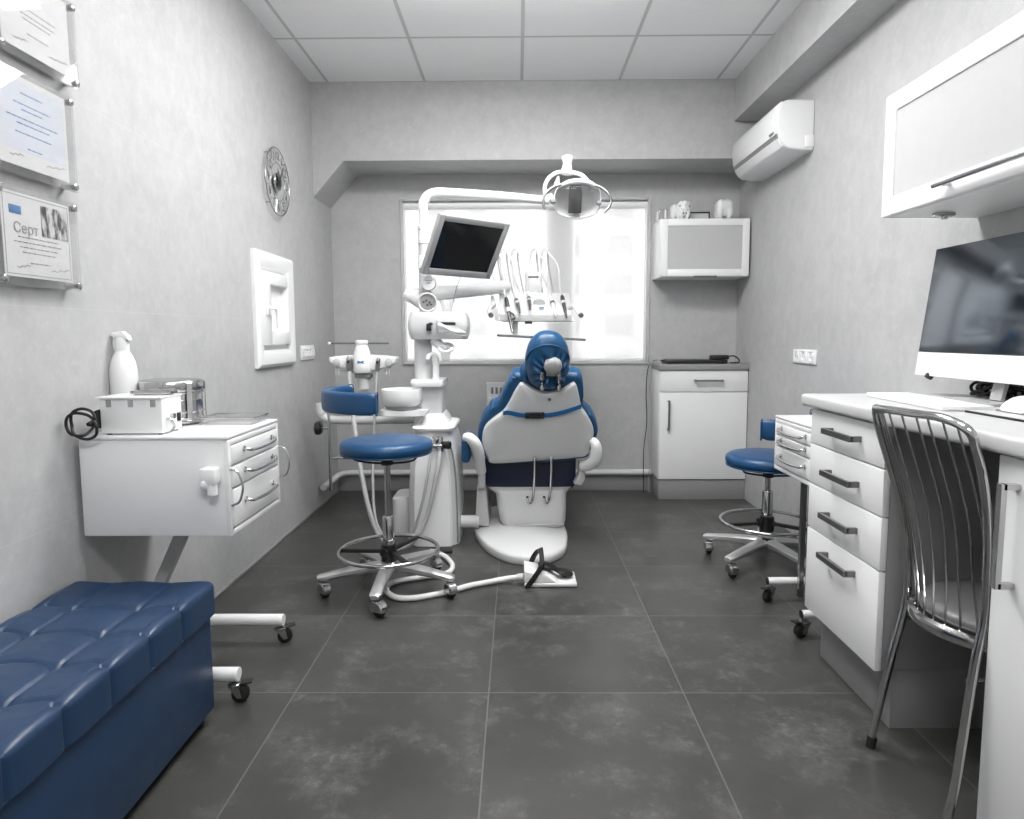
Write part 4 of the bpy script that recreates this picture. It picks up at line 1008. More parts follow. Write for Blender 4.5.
def lidpt(u, v, w_):
    p = V((BX0 + (BX1 - BX0) * u, BY0 + (BY1 - BY0) * v, BZ - lid_h + lid_h * w_))
    q = V((min(max(p.x, BX0 + rr), BX1 - rr), min(max(p.y, BY0 + rr), BY1 - rr), min(p.z, BZ - rr)))
    d = p - q; n_ = d.normalized() if d.length > 1e-9 else V((0, 0, 1))
    if d.length > 1e-9: p = q + n_ * rr
    def near(val, lst): return min(abs(val - s) for s in lst)
    dx = near(p.x, seamX + [seamX[0] - px_, seamX[1] + px_ * .985]) ; fx = ((p.x - seamX[0]) / px_) % 1.0; dy = near(p.y - .022 * math.sin(PI * fx) * (1 if BX0 + .03 < p.x < BX1 - .03 else 0) * min(1, max(0, (BY1 - p.y) / .05)), ys)
    top = max(0, n_.z); sidey = abs(n_.x)
    ay = math.exp(-(dy / .005) ** 2) * .0055 + math.exp(-(dy / .022) ** 2) * .004
    ax = (math.exp(-(dx / .005) ** 2) * .0055 + math.exp(-(dx / .022) ** 2) * .004) * top * min(1, max(0, (BY1 - .012 - p.y) / .05))
    bt = math.exp(-((dx * dx + dy * dy) ** .5 / .016) ** 2) * .009 * top
    pillow = .005 * top * min(1, dx / (px_ / 2)) * min(1, dy / (py_ / 2))
    return p - n_ * (max(ax, ay * max(top, sidey)) + bt) + n_ * pillow
def grid(f, na, nb_):
    g = [[b.verts.new(f(i / na, j / nb_)) for j in range(nb_ + 1)] for i in range(na + 1)]
    for i in range(na):
        for j in range(nb_): b.faces.new((g[i][j], g[i + 1][j], g[i + 1][j + 1], g[i][j + 1]))
grid(lambda u, v: lidpt(u, v, 1), nx * 2, ny * 2)
grid(lambda u, v: lidpt(1, u, v), ny * 2, nz * 2); grid(lambda u, v: lidpt(0, u, v), ny * 2, nz * 2)
grid(lambda u, v: lidpt(u, 0, v), nx * 2, nz * 2); grid(lambda u, v: lidpt(u, 1, v), nx * 2, nz * 2)
grid(lambda u, v: lidpt(u, v, 0), 4, 4)
bmesh.ops.remove_doubles(b, verts=b.verts[:], dist=.0004)
obj('lid', b, 'bench', t, 70)
for x in (BX0 + .05, BX1 - .05):
    for y in (BY0 + .05, BY1 - .05):
        b = nb(); lathe(b, [(.018, 0), (.022, .036)], Matrix.Translation((x, y, 0)), 14); obj('foot', b, 'black', t)

# ------------------------------------------------------------------ dental unit: body, spittoon, column
def rrect(x0, x1, y0, y1, z, r, n=6):
    out = []
    for cx, cy, a0 in ((x1 - r, y1 - r, 0), (x0 + r, y1 - r, PI / 2), (x0 + r, y0 + r, PI), (x1 - r, y0 + r, 1.5 * PI)):
        for k in range(n + 1):
            a = a0 + PI / 2 * k / n; out.append(V((cx + r * math.cos(a), cy + r * math.sin(a), z)))
    return out
def X_(px, Y): return PY(px, 400, Y).x
def Z_(py, Y): return PY(518, py, Y).z
YU = 3.42
t = thing('dental_unit', 'white dental unit column with spittoon bowl left of the dental chair', 'dental unit', (-.46, 3.52, 0)); unit = t
b = nb(); rings = []
for py, l, r_ in ((0, 404, 457.5), (520, 404.5, 457.5), (490, 405.5, 457), (465, 407, 456), (447, 409, 454.5), (436, 412, 452), (430, 414, 450)):
    z = .002 if py == 0 else Z_(py, 3.34)
    rings.append(rrect(X_(l, 3.34), X_(r_, 3.34), 3.34 + (.0 if py == 0 else .0), 3.74, z, .07))
loft(b, rings); obj('body', b, 'cream', t, 40)
# front service panel, with a seam, and the side trim
b = nb(); rg = []
for py, l, r_ in ((546, 411, 451), (500, 410.5, 450.5), (470, 412, 449), (452, 414, 447), (440, 418, 443)):
    z = Z_(py, 3.33); rg.append([V((X_(l, 3.33), 3.345, z)), V((X_(l + 2, 3.33), 3.325, z)), V((X_((l + r_) / 2, 3.33), 3.318, z)), V((X_(r_ - 2, 3.33), 3.325, z)), V((X_(r_, 3.33), 3.345, z))])
loft(b, rg); obj('front_panel', b, 'white_plastic', t, 50)
b = nb(); tube(b, [(X_(447, 3.33), 3.335, Z_(441, 3.33)), (X_(452, 3.33), 3.336, Z_(455, 3.33)), (X_(455.3, 3.33), 3.337, Z_(490, 3.33)), (X_(456, 3.33), 3.337, .02)], .005, 6, 5); obj('side_trim', b, 'midgrey', t)
b = nb(); rings = [rrect(X_(411, 3.33), X_(453, 3.33), 3.325, 3.74, Z_(431, 3.33), .06), rrect(X_(410, 3.33), X_(453.5, 3.33), 3.32, 3.745, Z_(428.5, 3.33), .06), rrect(X_(411.5, 3.33), X_(452.5, 3.33), 3.325, 3.74, Z_(427, 3.33), .06)]
loft(b, rings); rings = [rrect(X_(419, YU), X_(448, YU), 3.40, 3.70, Z_(427, YU), .05), rrect(X_(421, YU), X_(446, YU), 3.41, 3.68, Z_(419, YU), .05), rrect(X_(419, YU), X_(443, YU), 3.42, 3.66, Z_(414, YU), .04)]
loft(b, rings); obj('top_shell', b, 'white_plastic', t, 40)
b = nb(); loft(b, [rrect(X_(420, 3.44), X_(442, 3.44), 3.44, 3.64, Z_(416, 3.44), .02), rrect(X_(420, 3.44), X_(442.5, 3.44), 3.44, 3.64, Z_(384, 3.44), .02)]); obj('upper_block', b, 'greywhite', t, 40)
b = nb(); loft(b, [rrect(X_(412, 3.40), X_(442.5, 3.40), 3.40, 3.66, Z_(386.5, 3.40), .03), rrect(X_(410, 3.40), X_(443, 3.40), 3.395, 3.665, Z_(383, 3.40), .03), rrect(X_(410.5, 3.40), X_(442.5, 3.40), 3.40, 3.66, Z_(380, 3.40), .03)]); obj('shelf', b, 'white_plastic', t, 40)
cx = X_(424, 3.52)
b = nb(); cyl(b, (cx, 3.52, Z_(381, 3.52)), (cx, 3.52, Z_(325, 3.52)), .047, 28); obj('column', b, 'cream', t)
b = nb(); cu = X_(427, 3.52); cyl(b, (cu, 3.52, Z_(330, 3.52)), (cu, 3.52, Z_(227, 3.52)), .032, 24); up_ = obj('mast', b, 'greywhite', t)
b = nb()
for ya, yb in ((226, 229), (230, 240), (241, 243)): cyl(b, (cu, 3.52, Z_(yb, 3.52)), (cu, 3.52, Z_(ya, 3.52)), .036 if ya != 230 else .034, 24)
for dx in (-.012, .012): cyl(b, (cu + dx, 3.482, Z_(234 + dx * 120, 3.52)), (cu + dx, 3.492, Z_(234 + dx * 120, 3.52)), .004, 8)
obj('collar', b, 'white_plastic', t)
b = nb(); o = PY(428.5, 283, 3.46); cyl(b, o, o + V((0, .05, 0)), .036, 28); st = obj('round_badge', b, 'white_plastic', t)
b = nb()
for k, l in ((.012, .036), (.0, .022)): box(b, o.x - l / 2, o.x + l / 2, o.y - .0008, o.y, o.z + k - .002, o.z + k + .002)
obj('badge_print', b, 'ink', st)
# spittoon
b = nb(); sc = PY(400.5, 397, 3.40); R_b = .108
lathe(b, [(.03, -.052), (R_b * .74, -.05), (R_b * .88, -.04), (R_b * .96, -.018), (R_b, .026), (R_b * .985, .038), (R_b * .95, .04), (R_b * .9, .034), (R_b * .8, -.005), (R_b * .5, -.024), (.02, -.03), (.02, -.034)], Matrix.Translation((sc.x, 3.44, sc.z)), 44); obj('spittoon_bowl', b, 'white_plastic', t, 50)
b = nb(); lathe(b, [(R_b * .8, -.062), (R_b * .78, -.05), (.05, -.05)], Matrix.Translation((sc.x, 3.44, sc.z)), 36); obj('bowl_seal', b, 'midgrey', t)
b = nb(); loft(b, [rrect(X_(381, 3.40), X_(425, 3.40), 3.36, 3.56, Z_(415, 3.40), .04), rrect(X_(380, 3.40), X_(428, 3.40), 3.36, 3.56, Z_(409.5, 3.40), .04)]); obj('bowl_shelf', b, 'white_plastic', t)
b = nb(); fx = X_(436.5, 3.46)
tube(b, [(fx, 3.46, Z_(380, 3.46)), (fx, 3.46, Z_(362, 3.46)), (fx - .003, 3.455, Z_(356, 3.46)), (X_(433, 3.46), 3.45, Z_(354, 3.46)), (X_(430, 3.46), 3.44, Z_(355.5, 3.46)), (X_(429, 3.46), 3.435, Z_(359, 3.46))], [.018, .017, .014, .013, .012, .012], 12, 5); obj('faucet', b, 'white_plastic', t)
# service panel box on the column
b = nb(); rg = []
for k in range(9):
    f = k / 8; bul = 1 - (2 * f - 1) ** 2
    l, r_ = 411.5 - 2.8 * bul, 465.5 + 3.2 * bul; z = Z_(339 - 27.5 * f, 3.40)
    rg.append(rrect(X_(l, 3.40), X_(r_, 3.40), 3.40 - .012 * bul, 3.62, z, .03))
loft(b, rg); bx_ = obj('service_box', b, 'greywhite', t, 40)
b = nb(); o = PY(441, 326, 3.39); box(b, o.x - .003, o.x + .075, 3.382, 3.40, o.z + .006, o.z + .020, .004); obj('tissue_slot', b, 'black', bx_)
b = nb(); o = PY(429, 327, 3.385); box(b, o.x - .012, o.x + .012, 3.365, 3.395, o.z - .02, o.z + .018, .004); ell(b, o + V((.01, -.012, .016)), .012, .010, .008); obj('clip', b, 'black', bx_)
b = nb(); o = PY(427.4, 302.5, 3.43); dd = V((.10, -1, .02)).normalized()
lathe(b, [(.03, -.07), (.05, -.06), (.052, 0), (.046, .004), (.043, 0), (.036, -.014), (.001, -.016)], align(dd, o), 32); g_ = obj('dial_housing', b, 'greywhite', t, 40)
b = nb(); lathe(b, [(.04, -.008), (.001, -.0075)], align(dd, o), 28, False); dg = obj('dial_face', b, 'midgrey', g_)
b = nb()
for k, (dx, dz) in enumerate(((-.02, .004), (-.005, .012), (.012, .002), (.0, -.012), (.02, -.01))):
    p = o + V((dx, 0, dz)) + dd * .0005; ell(b, p - dd * .006, .006, .004, .005, 8, 6)
obj('dial_mark', b, 'darkink', dg)
# cup filler ring under the box
b = nb(); o = PY(446, 347, 3.43)
tube(b, [PY(434, 339.5, 3.45), PY(440, 345, 3.44), PY(447, 349, 3.43)], [.03, .024, .014], 12, 4)
torus(b, o + V((.0, 0, -.004)), .034, .009, 32, 10, Matrix.Rotation(R(35), 4, 'X')); obj('cup_holder', b, 'white_plastic', t)
b = nb(); lathe(b, [(.020, -.075), (.031, .004), (.029, .004), (.018, -.072)], Matrix.Translation((o.x - .002, 3.43, o.z)), 24); tag(obj('drinking_cup', b, 'clear'), 'clear drinking cup in the white ring holder under the service box', 'cup')
# valve and hose sockets on the body
b = nb(); o = PY(440, 445, 3.31); cyl(b, PY(434, 437, 3.33), PY(438, 441, 3.31), .014, 12); cyl(b, PY(440, 437, 3.33), PY(440, 452, 3.31), .016, 14); cyl(b, PY(433, 446, 3.31), PY(446, 446, 3.31), .010, 12); obj('valve', b, 'steel', t)
b = nb(); o = PY(443.5, 445, 3.30); cyl(b, o, o + V((.035, -.01, 0)), .02, 16); obj('valve_knob', b, 'black', t)
b = nb(); x0, x1 = X_(438, 3.28), X_(452, 3.28)
tube(b, [PZ(433, 552, .02), PZ(441, 551, .025), PZ(452, 551, .02)], [.006, .012, .014], 10, 3); obj('foot_lug', b, 'rubber', t)
# small floor box beside the body and the pipe to the chair
b = nb(); o = PZ(399, 540); loft(b, [rrect(o.x - .05, o.x + .07, 3.50, 3.72, .002, .045), rrect(o.x - .05, o.x + .07, 3.50, 3.72, Z_(500, 3.5), .045), rrect(o.x - .04, o.x + .06, 3.51, 3.71, Z_(497.5, 3.5), .04)]); obj('floor_box', b, 'cream', t)
b = nb(); z = .072; cyl(b, (X_(455, 3.48), 3.48, z + .02), (X_(478, 3.48), 3.48, z + .02), .034, 20); obj('chair_link', b, 'cream', t)

# tissue and tumblers on the service box
b = nb(); g = []
P0 = PY(443, 325, 3.385)
for i in range(13):
    row = []
    for j in range(9):
        f, h = i / 12, j / 8 - .5
        wd = .052 * (1 - .8 * f) + .004
        row.append(b.verts.new(P0 + V((-.03 + .155 * f, -.006 - .06 * math.sin(f * 2.2) - .006 * math.cos(h * 9), -.004 - .042 * f + h * wd + .006 * math.sin(f * 8 + h * 5)))))
    g.append(row)
for i in range(12):
    for j in range(8): b.faces.new((g[i][j], g[i + 1][j], g[i + 1][j + 1], g[i][j + 1]))
o = obj('tissue', b, 'paper', None, 80); md = o.modifiers.new('thickness', 'SOLIDIFY'); md.thickness = .0015; tag(o, 'white tissue pulled out of the service box slot', 'tissue')
o = PY(447, 311, 3.50)
t = thing('tumbler', 'clear fluted tumbler on top of the service box', 'tumbler', tuple(o)); zt = Z_(311.5, 3.40)
b = nb(); n = 36; rg = []
for r_, z in ((.024, .0), (.026, .02), (.032, .045), (.044, .066), (.041, .066), (.029, .044), (.022, .008)):
    rg.append([V((o.x + r_ * (1 + .07 * math.cos(9 * k * 2 * PI / n)) * math.cos(k * 2 * PI / n), 3.50 + r_ * (1 + .07 * math.cos(9 * k * 2 * PI / n)) * math.sin(k * 2 * PI / n), zt + z)) for k in range(n)])
loft(b, rg); obj('glass', b, 'clear', t, 60)

# ------------------------------------------------------------------ operating lamp
YLm = 3.46
t = thing('operating_lamp', 'white dental operating lamp on a long curved arm above the chair', 'lamp', (cu, 3.52, Z_(227, 3.52)))
b = nb(); tube(b, [(cu, 3.52, Z_(228, 3.52)), (cu, 3.52, Z_(214, 3.52)), (X_(426, 3.52), 3.52, Z_(204, 3.52)), (X_(431, 3.52), 3.52, Z_(195.5, 3.52)), (X_(440, 3.52), 3.518, Z_(192.4, 3.52)), (X_(455, 3.52), 3.515, Z_(193, 3.52)), (X_(490, 3.52), 3.50, Z_(196, 3.52)), (X_(520, 3.52), 3.49, Z_(199, 3.52)), (X_(549, 3.5), 3.48, Z_(202, 3.5))], [.024, .024, .025, .026, .026, .025, .024, .022, .020], 18, 6); obj('arm', b, 'white_plastic', t)
def Lp(px, py, dy=0.0): return PY(px, py, YLm + dy)
b = nb(); lathe(b, [(.018, -.012), (.024, .0), (.026, .012), (.03, .02), (.031, .028), (.022, .036), (.008, .042), (.001, .043)], Matrix.Translation(Lp(567.3, 163, .06)), 24)
tube(b, [Lp(567.3, 164, .06), Lp(567, 168, .06), Lp(566.5, 174, .06)], [.022, .027, .034], 18); obj('knob', b, 'white_plastic', t)
b = nb(); tube(b, [Lp(549, 201, .04), Lp(545, 193, .05), Lp(545.3, 185, .055), Lp(549, 178, .06), Lp(556, 173, .06), Lp(566, 172, .06), Lp(577, 173.3, .06), Lp(583.5, 176.5, .055), Lp(589.5, 184, .05), Lp(592, 192, .04)], .0105, 14, 6); obj('yoke', b, 'white_plastic', t)
b = nb(); prism(b, [Lp(557.5, 176, .05), Lp(559.3, 176, .05), Lp(560, 186, .05), Lp(552, 188, .05)], (0, .012, 0), .003, 2); tube(b, [Lp(548.5, 195, .03), Lp(552, 200, .03), Lp(554, 203, .02)], [.018, .02, .012], 12, 4); obj('pivot', b, 'greywhite', t)
# reflector bowl: opening faces the camera and slightly down
lc = Lp(577.5, 200); LW, LH = .122, .092
dn = V((0, -1, -.30)).normalized(); ux = V((1, 0, 0)); uy = ux.cross(dn).normalized(); uy = -uy if uy.z < 0 else uy
def lp(u, v, w_): return lc + ux * u + uy * v + dn * w_
b = nb(); rg = []; n = 40
def sup(a, e=.7): c, s = math.cos(a), math.sin(a); return math.copysign(abs(c) ** e, c), math.copysign(abs(s) ** e, s)
for f, w_ in ((.12, -.115), (.4, -.105), (.65, -.085), (.85, -.05), (.97, -.012), (1, .0), (.96, .002), (.93, -.012), (.8, -.048), (.6, -.078), (.35, -.096), (.1, -.104)):
    rg.append([lp(LW * f * sup(k * 2 * PI / n)[0], LH * f * sup(k * 2 * PI / n)[1], w_) for k in range(n)])
loft(b, rg); obj('reflector', b, 'lampmirror' if 'lampmirror' in M else 'white_plastic', t, 60)
b = nb(); rg = []
for f, w_ in ((1, .001), (.8, .011), (.5, .018), (.05, .02)):
    rg.append([lp(LW * .955 * f * sup(k * 2 * PI / n)[0], LH * .955 * f * sup(k * 2 * PI / n)[1], w_) for k in range(n)])
loft(b, rg); obj('front_cover', b, 'glass', t, 60)
b = nb(); rg = []
for v_, w_ in ((-.066, .014), (-.02, .019), (.03, .018), (.072, .010)):
    rg.append([lp(-.012 + .034 * sup(k * 2 * PI / 20)[0] * (1 if abs(v_) < .07 else .8), v_, w_ - .02 + .014 * sup(k * 2 * PI / 20)[1]) for k in range(20)])
loft(b, rg); obj('bulb_shield', b, 'shield', t, 50)
b = nb(); tube(b, [lp(-.10, .062, .006), lp(-.06, .083, .01), lp(0, .092, .012), lp(.06, .083, .01), lp(.10, .060, .006)], [.008, .016, .020, .016, .008], 12, 5, flat=.8); obj('brow', b, 'white_plastic', t, 50)
b = nb(); tube(b, [lp(-.075, -.072, .003), lp(-.03, -.088, .006), lp(.03, -.088, .006), lp(.075, -.072, .003)], [.004, .010, .010, .004], 10, 5); obj('chin_rim', b, 'clear', t)
b = nb(); tube(b, [Lp(545, 209.5, -.05), Lp(543.3, 204, -.05), Lp(544, 197, -.05), Lp(549, 190, -.05), Lp(557, 185.5, -.04), Lp(567, 183.8, -.03), Lp(580, 183.8, -.03), Lp(592, 184.8, -.03), Lp(601, 187.5, -.04), Lp(608.5, 193.5, -.05), Lp(611, 200, -.05), Lp(609, 207, -.05), Lp(604, 212.3, -.05)], .0072, 10, 5); obj('handle', b, 'alu', t)
for px, py in ((553.5, 201.5), (599, 203)):
    b = nb(); o = Lp(px, py, -.01); box(b, o.x - .012, o.x + .012, o.y - .02, o.y + .01, o.z - .008, o.z + .008, .003); obj('clip', b, 'midgrey', t)

# ------------------------------------------------------------------ patient monitor
px1 = 3.28 / FOC
TLc = PY(441, 214.5, 3.25)
wv = V((66, 53, -1)); hv = V((-24, 28, -55))
wl, hl = wv.length, hv.length; wv.normalize(); hv = (hv - wv * hv.dot(wv)).normalized(); nv = wv.cross(hv).normalized(); nv = nv if nv.y < 0 else -nv
MW, MH = .432, .330
t = thing('patient_monitor', 'grey-framed flat monitor tilted on the dental unit mast', 'monitor', tuple(TLc))
def mp_(u, v, w_): return TLc + wv * u + hv * v + nv * w_
def mbox(b, u0, u1, v0, v1, w0, w1, bev=0.0):
    vs = box(b, u0, u1, v0, v1, w0, w1, bev)
    for q in vs: q.co = mp_(q.co.x, q.co.y, q.co.z)
b = nb(); fr = .032
mbox(b, 0, fr, 0, MH, -.03, 0, .004); mbox(b, MW - fr, MW, 0, MH, -.03, 0, .004); mbox(b, fr, MW - fr, 0, fr, -.03, 0, .004); mbox(b, fr, MW - fr, MH - fr * 1.15, MH, -.03, 0, .004); obj('bezel', b, 'bezel', t)
b = nb(); mbox(b, fr - .002, MW - fr + .002, fr - .002, MH - fr + .002, -.012, -.006); obj('screen', b, 'screen', t)
b = nb(); mbox(b, .01, MW - .01, .01, MH - .01, -.045, -.028, .01); mbox(b, MW * .3, MW * .7, MH * .3, MH * .7, -.07, -.04, .006); obj('rear_cover', b, 'greywhite', t)
b = nb(); pm = mp_(MW * .42, MH * .5, -.06); tube(b, [pm, pm + V((-.06, .06, .0)), V((cu + .03, 3.5, Z_(262, 3.52))), V((cu, 3.52, Z_(262, 3.52)))], .016, 12, 4); cyl(b, (cu, 3.52, Z_(268, 3.52)), (cu, 3.52, Z_(255, 3.52)), .037, 20); obj('mount_arm', b, 'white_plastic', t)
b = nb(); tube(b, [PY(460.5, 277, 3.35), PY(457, 286, 3.36), PY(455, 294, 3.38), PY(453, 301, 3.42)], .0022, 6, 5); obj('cord', b, 'greyhose', t)

# ------------------------------------------------------------------ delivery table with its arm
YT = 3.80
t = thing('delivery_table', 'white instrument delivery table on a thick arm in front of the window', 'dental table', (X_(535, YT), YT, Z_(321, YT)))
b = nb(); tube(b, [PY(411.5, 295.5, 3.60), PY(440, 293, 3.64), PY(480, 289.5, 3.80), PY(506, 286.5, 3.93)], .046, 18, 4, flat=.82); ell(b, PY(411.5, 295.5, 3.60), .046, .046, .040); obj('arm', b, 'white_plastic', t, 50)
b = nb(); tube(b, [PY(409, 300.6, 3.58), PY(440, 298.6, 3.62), PY(480, 294, 3.78), PY(504, 291, 3.91)], .010, 10, 4); obj('arm_trim', b, 'greywhite', t, 50)
b = nb(); cyl(b, PY(414, 297.5, 3.60) , V((cx, 3.53, Z_(303, 3.55))), .036, 18); obj('arm_joint', b, 'cream', t)
A = PY(525, 291, 3.96); B = PY(542, 272, 3.96)
b = nb(); box(b, A.x, B.x, 3.96, 4.02, A.z, B.z, .008); pn = obj('control_panel', b, 'white_plastic', t)
b = nb(); box(b, A.x + .02, B.x - .02, 3.958, 3.962, B.z - .035, B.z - .022, .001); obj('panel_display', b, 'midgrey', pn)
F0, F1 = X_(499, YT), X_(571, YT); zf0, zf1 = Z_(321.3, YT), Z_(314.3, YT); zb_ = Z_(293, 3.93)
b = nb(); prism(b, [(F0 + .025, YT, zf0), (F0, YT, zf1), (F0 - .0, 3.93, zb_), (F0, 4.0, zb_ - .01), (F0 + .02, 4.0, zf0)], (F1 - F0, 0, 0), .006, 2); obj('table_body', b, 'white_plastic', t, 30)
b = nb(); box(b, F0 + .01, F1 + .002, YT - .006, YT + .002, zf0, zf1 - .001, .002); obj('front_band', b, 'greywhite', t)
b = nb(); prism(b, [PY(491, 295.5, 3.86), PY(493.5, 296, 3.86), PY(500, 316, 3.80), PY(499, 321, 3.80), PY(495, 320.5, 3.80), PY(490.5, 303, 3.83)], (0, .02, 0), .003, 2); obj('side_cheek', b, 'greywhite', t)
b = nb(); tube(b, [PY(494, 304, 3.83), PY(490, 308, 3.80), PY(489, 312, 3.76), PY(490.5, 315, 3.72)], .013, 12, 4); hL = obj('table_handle', b, 'white_plastic', t)
b = nb(); tube(b, [PY(569, 308, 3.83), PY(573, 305.8, 3.81), PY(576.5, 309, 3.77), PY(580.5, 315, 3.72)], .013, 12, 4); hR = obj('table_handle', b, 'white_plastic', t)
for h_, q in ((hL, (490.5, 315)), (hR, (580.5, 315))):
    b = nb(); p = PY(q[0], q[1], 3.72); cyl(b, p + V((0, .004, .002)), p + V((.004, -.008, -.004)), .0145, 14); obj('end_cap', b, 'midgrey', h_)
b = nb(); o = PY(539, 303, 3.86); sn = V((0, -.85, -.5)).normalized()
mt = align(V((0, -(zb_ - zf1), -.13)).normalized(), o + V((0, -.004, 0)))
lathe(b, [(.028, 0), (.036, .003), (.034, .006), (.026, .006)], mt, 28); lg = obj('oval_badge', b, 'white', t)
b = nb(); o = PY(541.5, 308, 3.815); prism(b, [o + V((-.014, 0, -.003)), o + V((.014, 0, .001)), o + V((.012, 0, .007)), o + V((-.012, 0, .004))], (0, .012, 0)); obj('blue_mark', b, 'bluemark', lg)
b = nb(); o = PY(528.5, 321.5, YT + .05); cyl(b, o + V((0, 0, .01)), o - V((0, 0, .014)), .022, 18); obj('brake_knob', b, 'midgrey', t)
b = nb(); a = PY(514.5, 325, 3.84); box(b, a.x - .01, a.x + .02, 3.83, 3.86, Z_(337, 3.84), zf0 + .01, .003); obj('tray_bracket', b, 'greywhite', t)
for k, px in enumerate((499, 508, 519, 538, 549)):           # whip arms carrying the hoses
    b = nb(); tube(b, [PY(px + 5, 294, 3.97), PY(px + 1, 275, 4.01), PY(px - 1.2, 258, 4.03), PY(px - .5, 249.5, 4.02)], .0048, 8, 4); obj('whip_arm', b, 'greyhose', t)
# instrument tray under it
A = PY(497, 335.5, 3.78); B = PY(585.5, 340, 3.78)
t = thing('steel_tray', 'thin steel instrument tray below the delivery table, behind the headrest', 'tray', ((A.x + B.x) / 2, 3.84, (A.z + B.z) / 2))
b = nb(); d = V((0, .20, 0)); up = V((0, 0, 1))
prism(b, [A, B, B - up * .006, A - up * .006], d, .002, 1)
prism(b, [A + up * .006 - V((.004, 0, 0)), A + V((.006, 0, .001)), A + V((.002, 0, -.006))], d)
prism(b, [B + up * .008 + V((.004, 0, 0)), B - V((.006, 0, -.001)), B + V((-.002, 0, -.006))], d)
prism(b, [A, B, B + up * .007, A + up * .007], (0, .003, 0)); prism(b, [A + d, B + d, B + d + up * .008, A + d + up * .008], (0, .003, 0)); obj('tray', b, 'steel', t)
# handpieces lying in the table's rests, each with its hose
HP = [((506, 298), (512.5, 332.5), 'dark_steel', 495, 'long dark syringe handpiece hanging below the table edge', 'syringe'),
      ((516, 299), (519.6, 310.5), 'alu', 503.5, 'short grey handpiece second from the left in the delivery table', 'handpiece'),
      ((528.7, 297), (530, 307), 'alu', 515, 'short grey handpiece in the middle of the delivery table', 'handpiece'),
      ((551, 297), (555.3, 313.5), 'white_plastic', 534, 'white handpiece right of the round table badge', 'handpiece'),
      ((562, 296), (566, 314.5), 'dark_steel', 545, 'dark handpiece at the right end of the delivery table', 'handpiece')]
for k, (p0, p1, mt_, apx, lab, cat) in enumerate(HP):
    a = PY(p0[0], p0[1], 3.87 if k else 3.84); c = PY(p1[0], p1[1], 3.775 if k else 3.70); L = (c - a).length; d = (c - a).normalized()
    t = thing('handpiece' if k else 'syringe', lab, cat, tuple(c), 'handpieces on the delivery table')
    b = nb(); tube(b, [a, a + d * L * .12, a + d * L * .3, a + d * L * .55, a + d * L * .8, c], [.009, .013, .0125, .0105, .0095, .006], 14, 3); bdy = obj('grip', b, mt_, t)
    b = nb(); tube(b, [a + d * L * .3, a + d * L * .42], .0138 if k else .0136, 14)
    obj('band', b, 'white_plastic' if k not in (3,) else 'alu', bdy)
    b = nb()
    if k == 0: tube(b, [a + d * L * .45, a + d * L * .47 + V((.022, -.02, 0)), a + d * L * .6 + V((.028, -.022, 0)), a + d * L * .62], .006, 8, 4)
    else: tube(b, [c - d * .004, c + d * .008, c + d * .016 + V((0, -.008, -.004))], .005, 8, 3)
    obj('tip', b, mt_, bdy)
    e = PY(apx, 249, 4.0)
    b = nb(); tube(b, [a - d * .004, a - d * .05 + V((-.004, .01, .02)), a + (e - a) * .55 + V((.03, .0, .02)), e + V((.028, -.01, -.035)), e + V((.006, .0, .002)), e + V((-.018, .012, -.022)), e + V((-.024, .02, -.08)), e + V((-.008, .0, -.17)), PY(apx + 5.5, 293, 3.98)], .0068, 8, 5); obj('hose', b, 'hose', t)

# ------------------------------------------------------------------ assistant's suction table
YA = 3.62
t = thing('suction_table', 'white assistant suction holder with a bottle-shaped center above the spittoon', 'dental table', (X_(362, YA), YA, Z_(376, YA)))
b = nb()
for sg in (-1, 1):
    q = lambda u, y: PY(362.5 + sg * u, y, YA)
    prism(b, [q(6, 355), q(22, 355.8), q(33, 357), q(34, 358.5), q(33.5, 362), q(27, 366.5), q(16, 369.5), q(6, 371)], (0, .09, 0), .008, 3)
obj('wing', b, 'white_plastic', t, 40)
b = nb()
for sg in (-1, 1):
    q = lambda u, y: PY(362.5 + sg * u, y, YA + .01)
    prism(b, [q(6, 369.5), q(16, 368.5), q(28, 365), q(26, 369), q(14, 373), q(6, 374)], (0, .07, 0), .004, 2)
    for u in (24, 26.5): cyl(b, q(u, 368), q(u, 374.5), .005, 8)
obj('underside', b, 'greywhite', t)
b = nb()
for sg in (-1, 1): o = PY(362.5 + sg * 26, 362.5, YA - .002); lathe(b, [(.021, 0), (.02, .006), (.012, .009), (.001, .009)], align((0, -1, 0), o), 24)
obj('round_button', b, 'greywhite', t)
o = V((X_(362.8, YA), YA + .01, 0)); zt, zb = Z_(339.5, YA), Z_(372.5, YA)
b = nb(); rg = []
for f, w_ in ((0, .044), (.06, .053), (.25, .0545), (.45, .051), (.65, .043), (.80, .034), (.86, .029), (.885, .034), (.96, .035), (1, .028)):
    z = zb + (zt - zb) * f; rg.append([V((o.x + w_ * math.cos(k * 2 * PI / 32), o.y + .8 * w_ * math.sin(k * 2 * PI / 32), z)) for k in range(32)])
loft(b, rg); ct = obj('center_housing', b, 'white_plastic', t, 50)
b = nb(); zl = Z_(361.5, YA); s = .019
for sg in (-1, 1): prism(b, [V((o.x, o.y - .047, zl - .002)), V((o.x + sg * s, o.y - .041, zl - .009)), V((o.x + sg * s * .8, o.y - .042, zl + .001)), V((o.x + sg * s, o.y - .041, zl + .009)), V((o.x, o.y - .047, zl + .004))], (0, .003, 0))
obj('blue_mark', b, 'bluemark', ct)
b = nb(); box(b, o.x - .045, o.x + .045, YA, YA + .08, Z_(378, YA), zb + .004, .008); obj('lower_block', b, 'midgrey', t)
b = nb(); cyl(b, (o.x, YA + .04, Z_(389, YA)), (o.x, YA + .04, Z_(377, YA)), .038, 24); obj('swivel', b, 'greywhite', t)
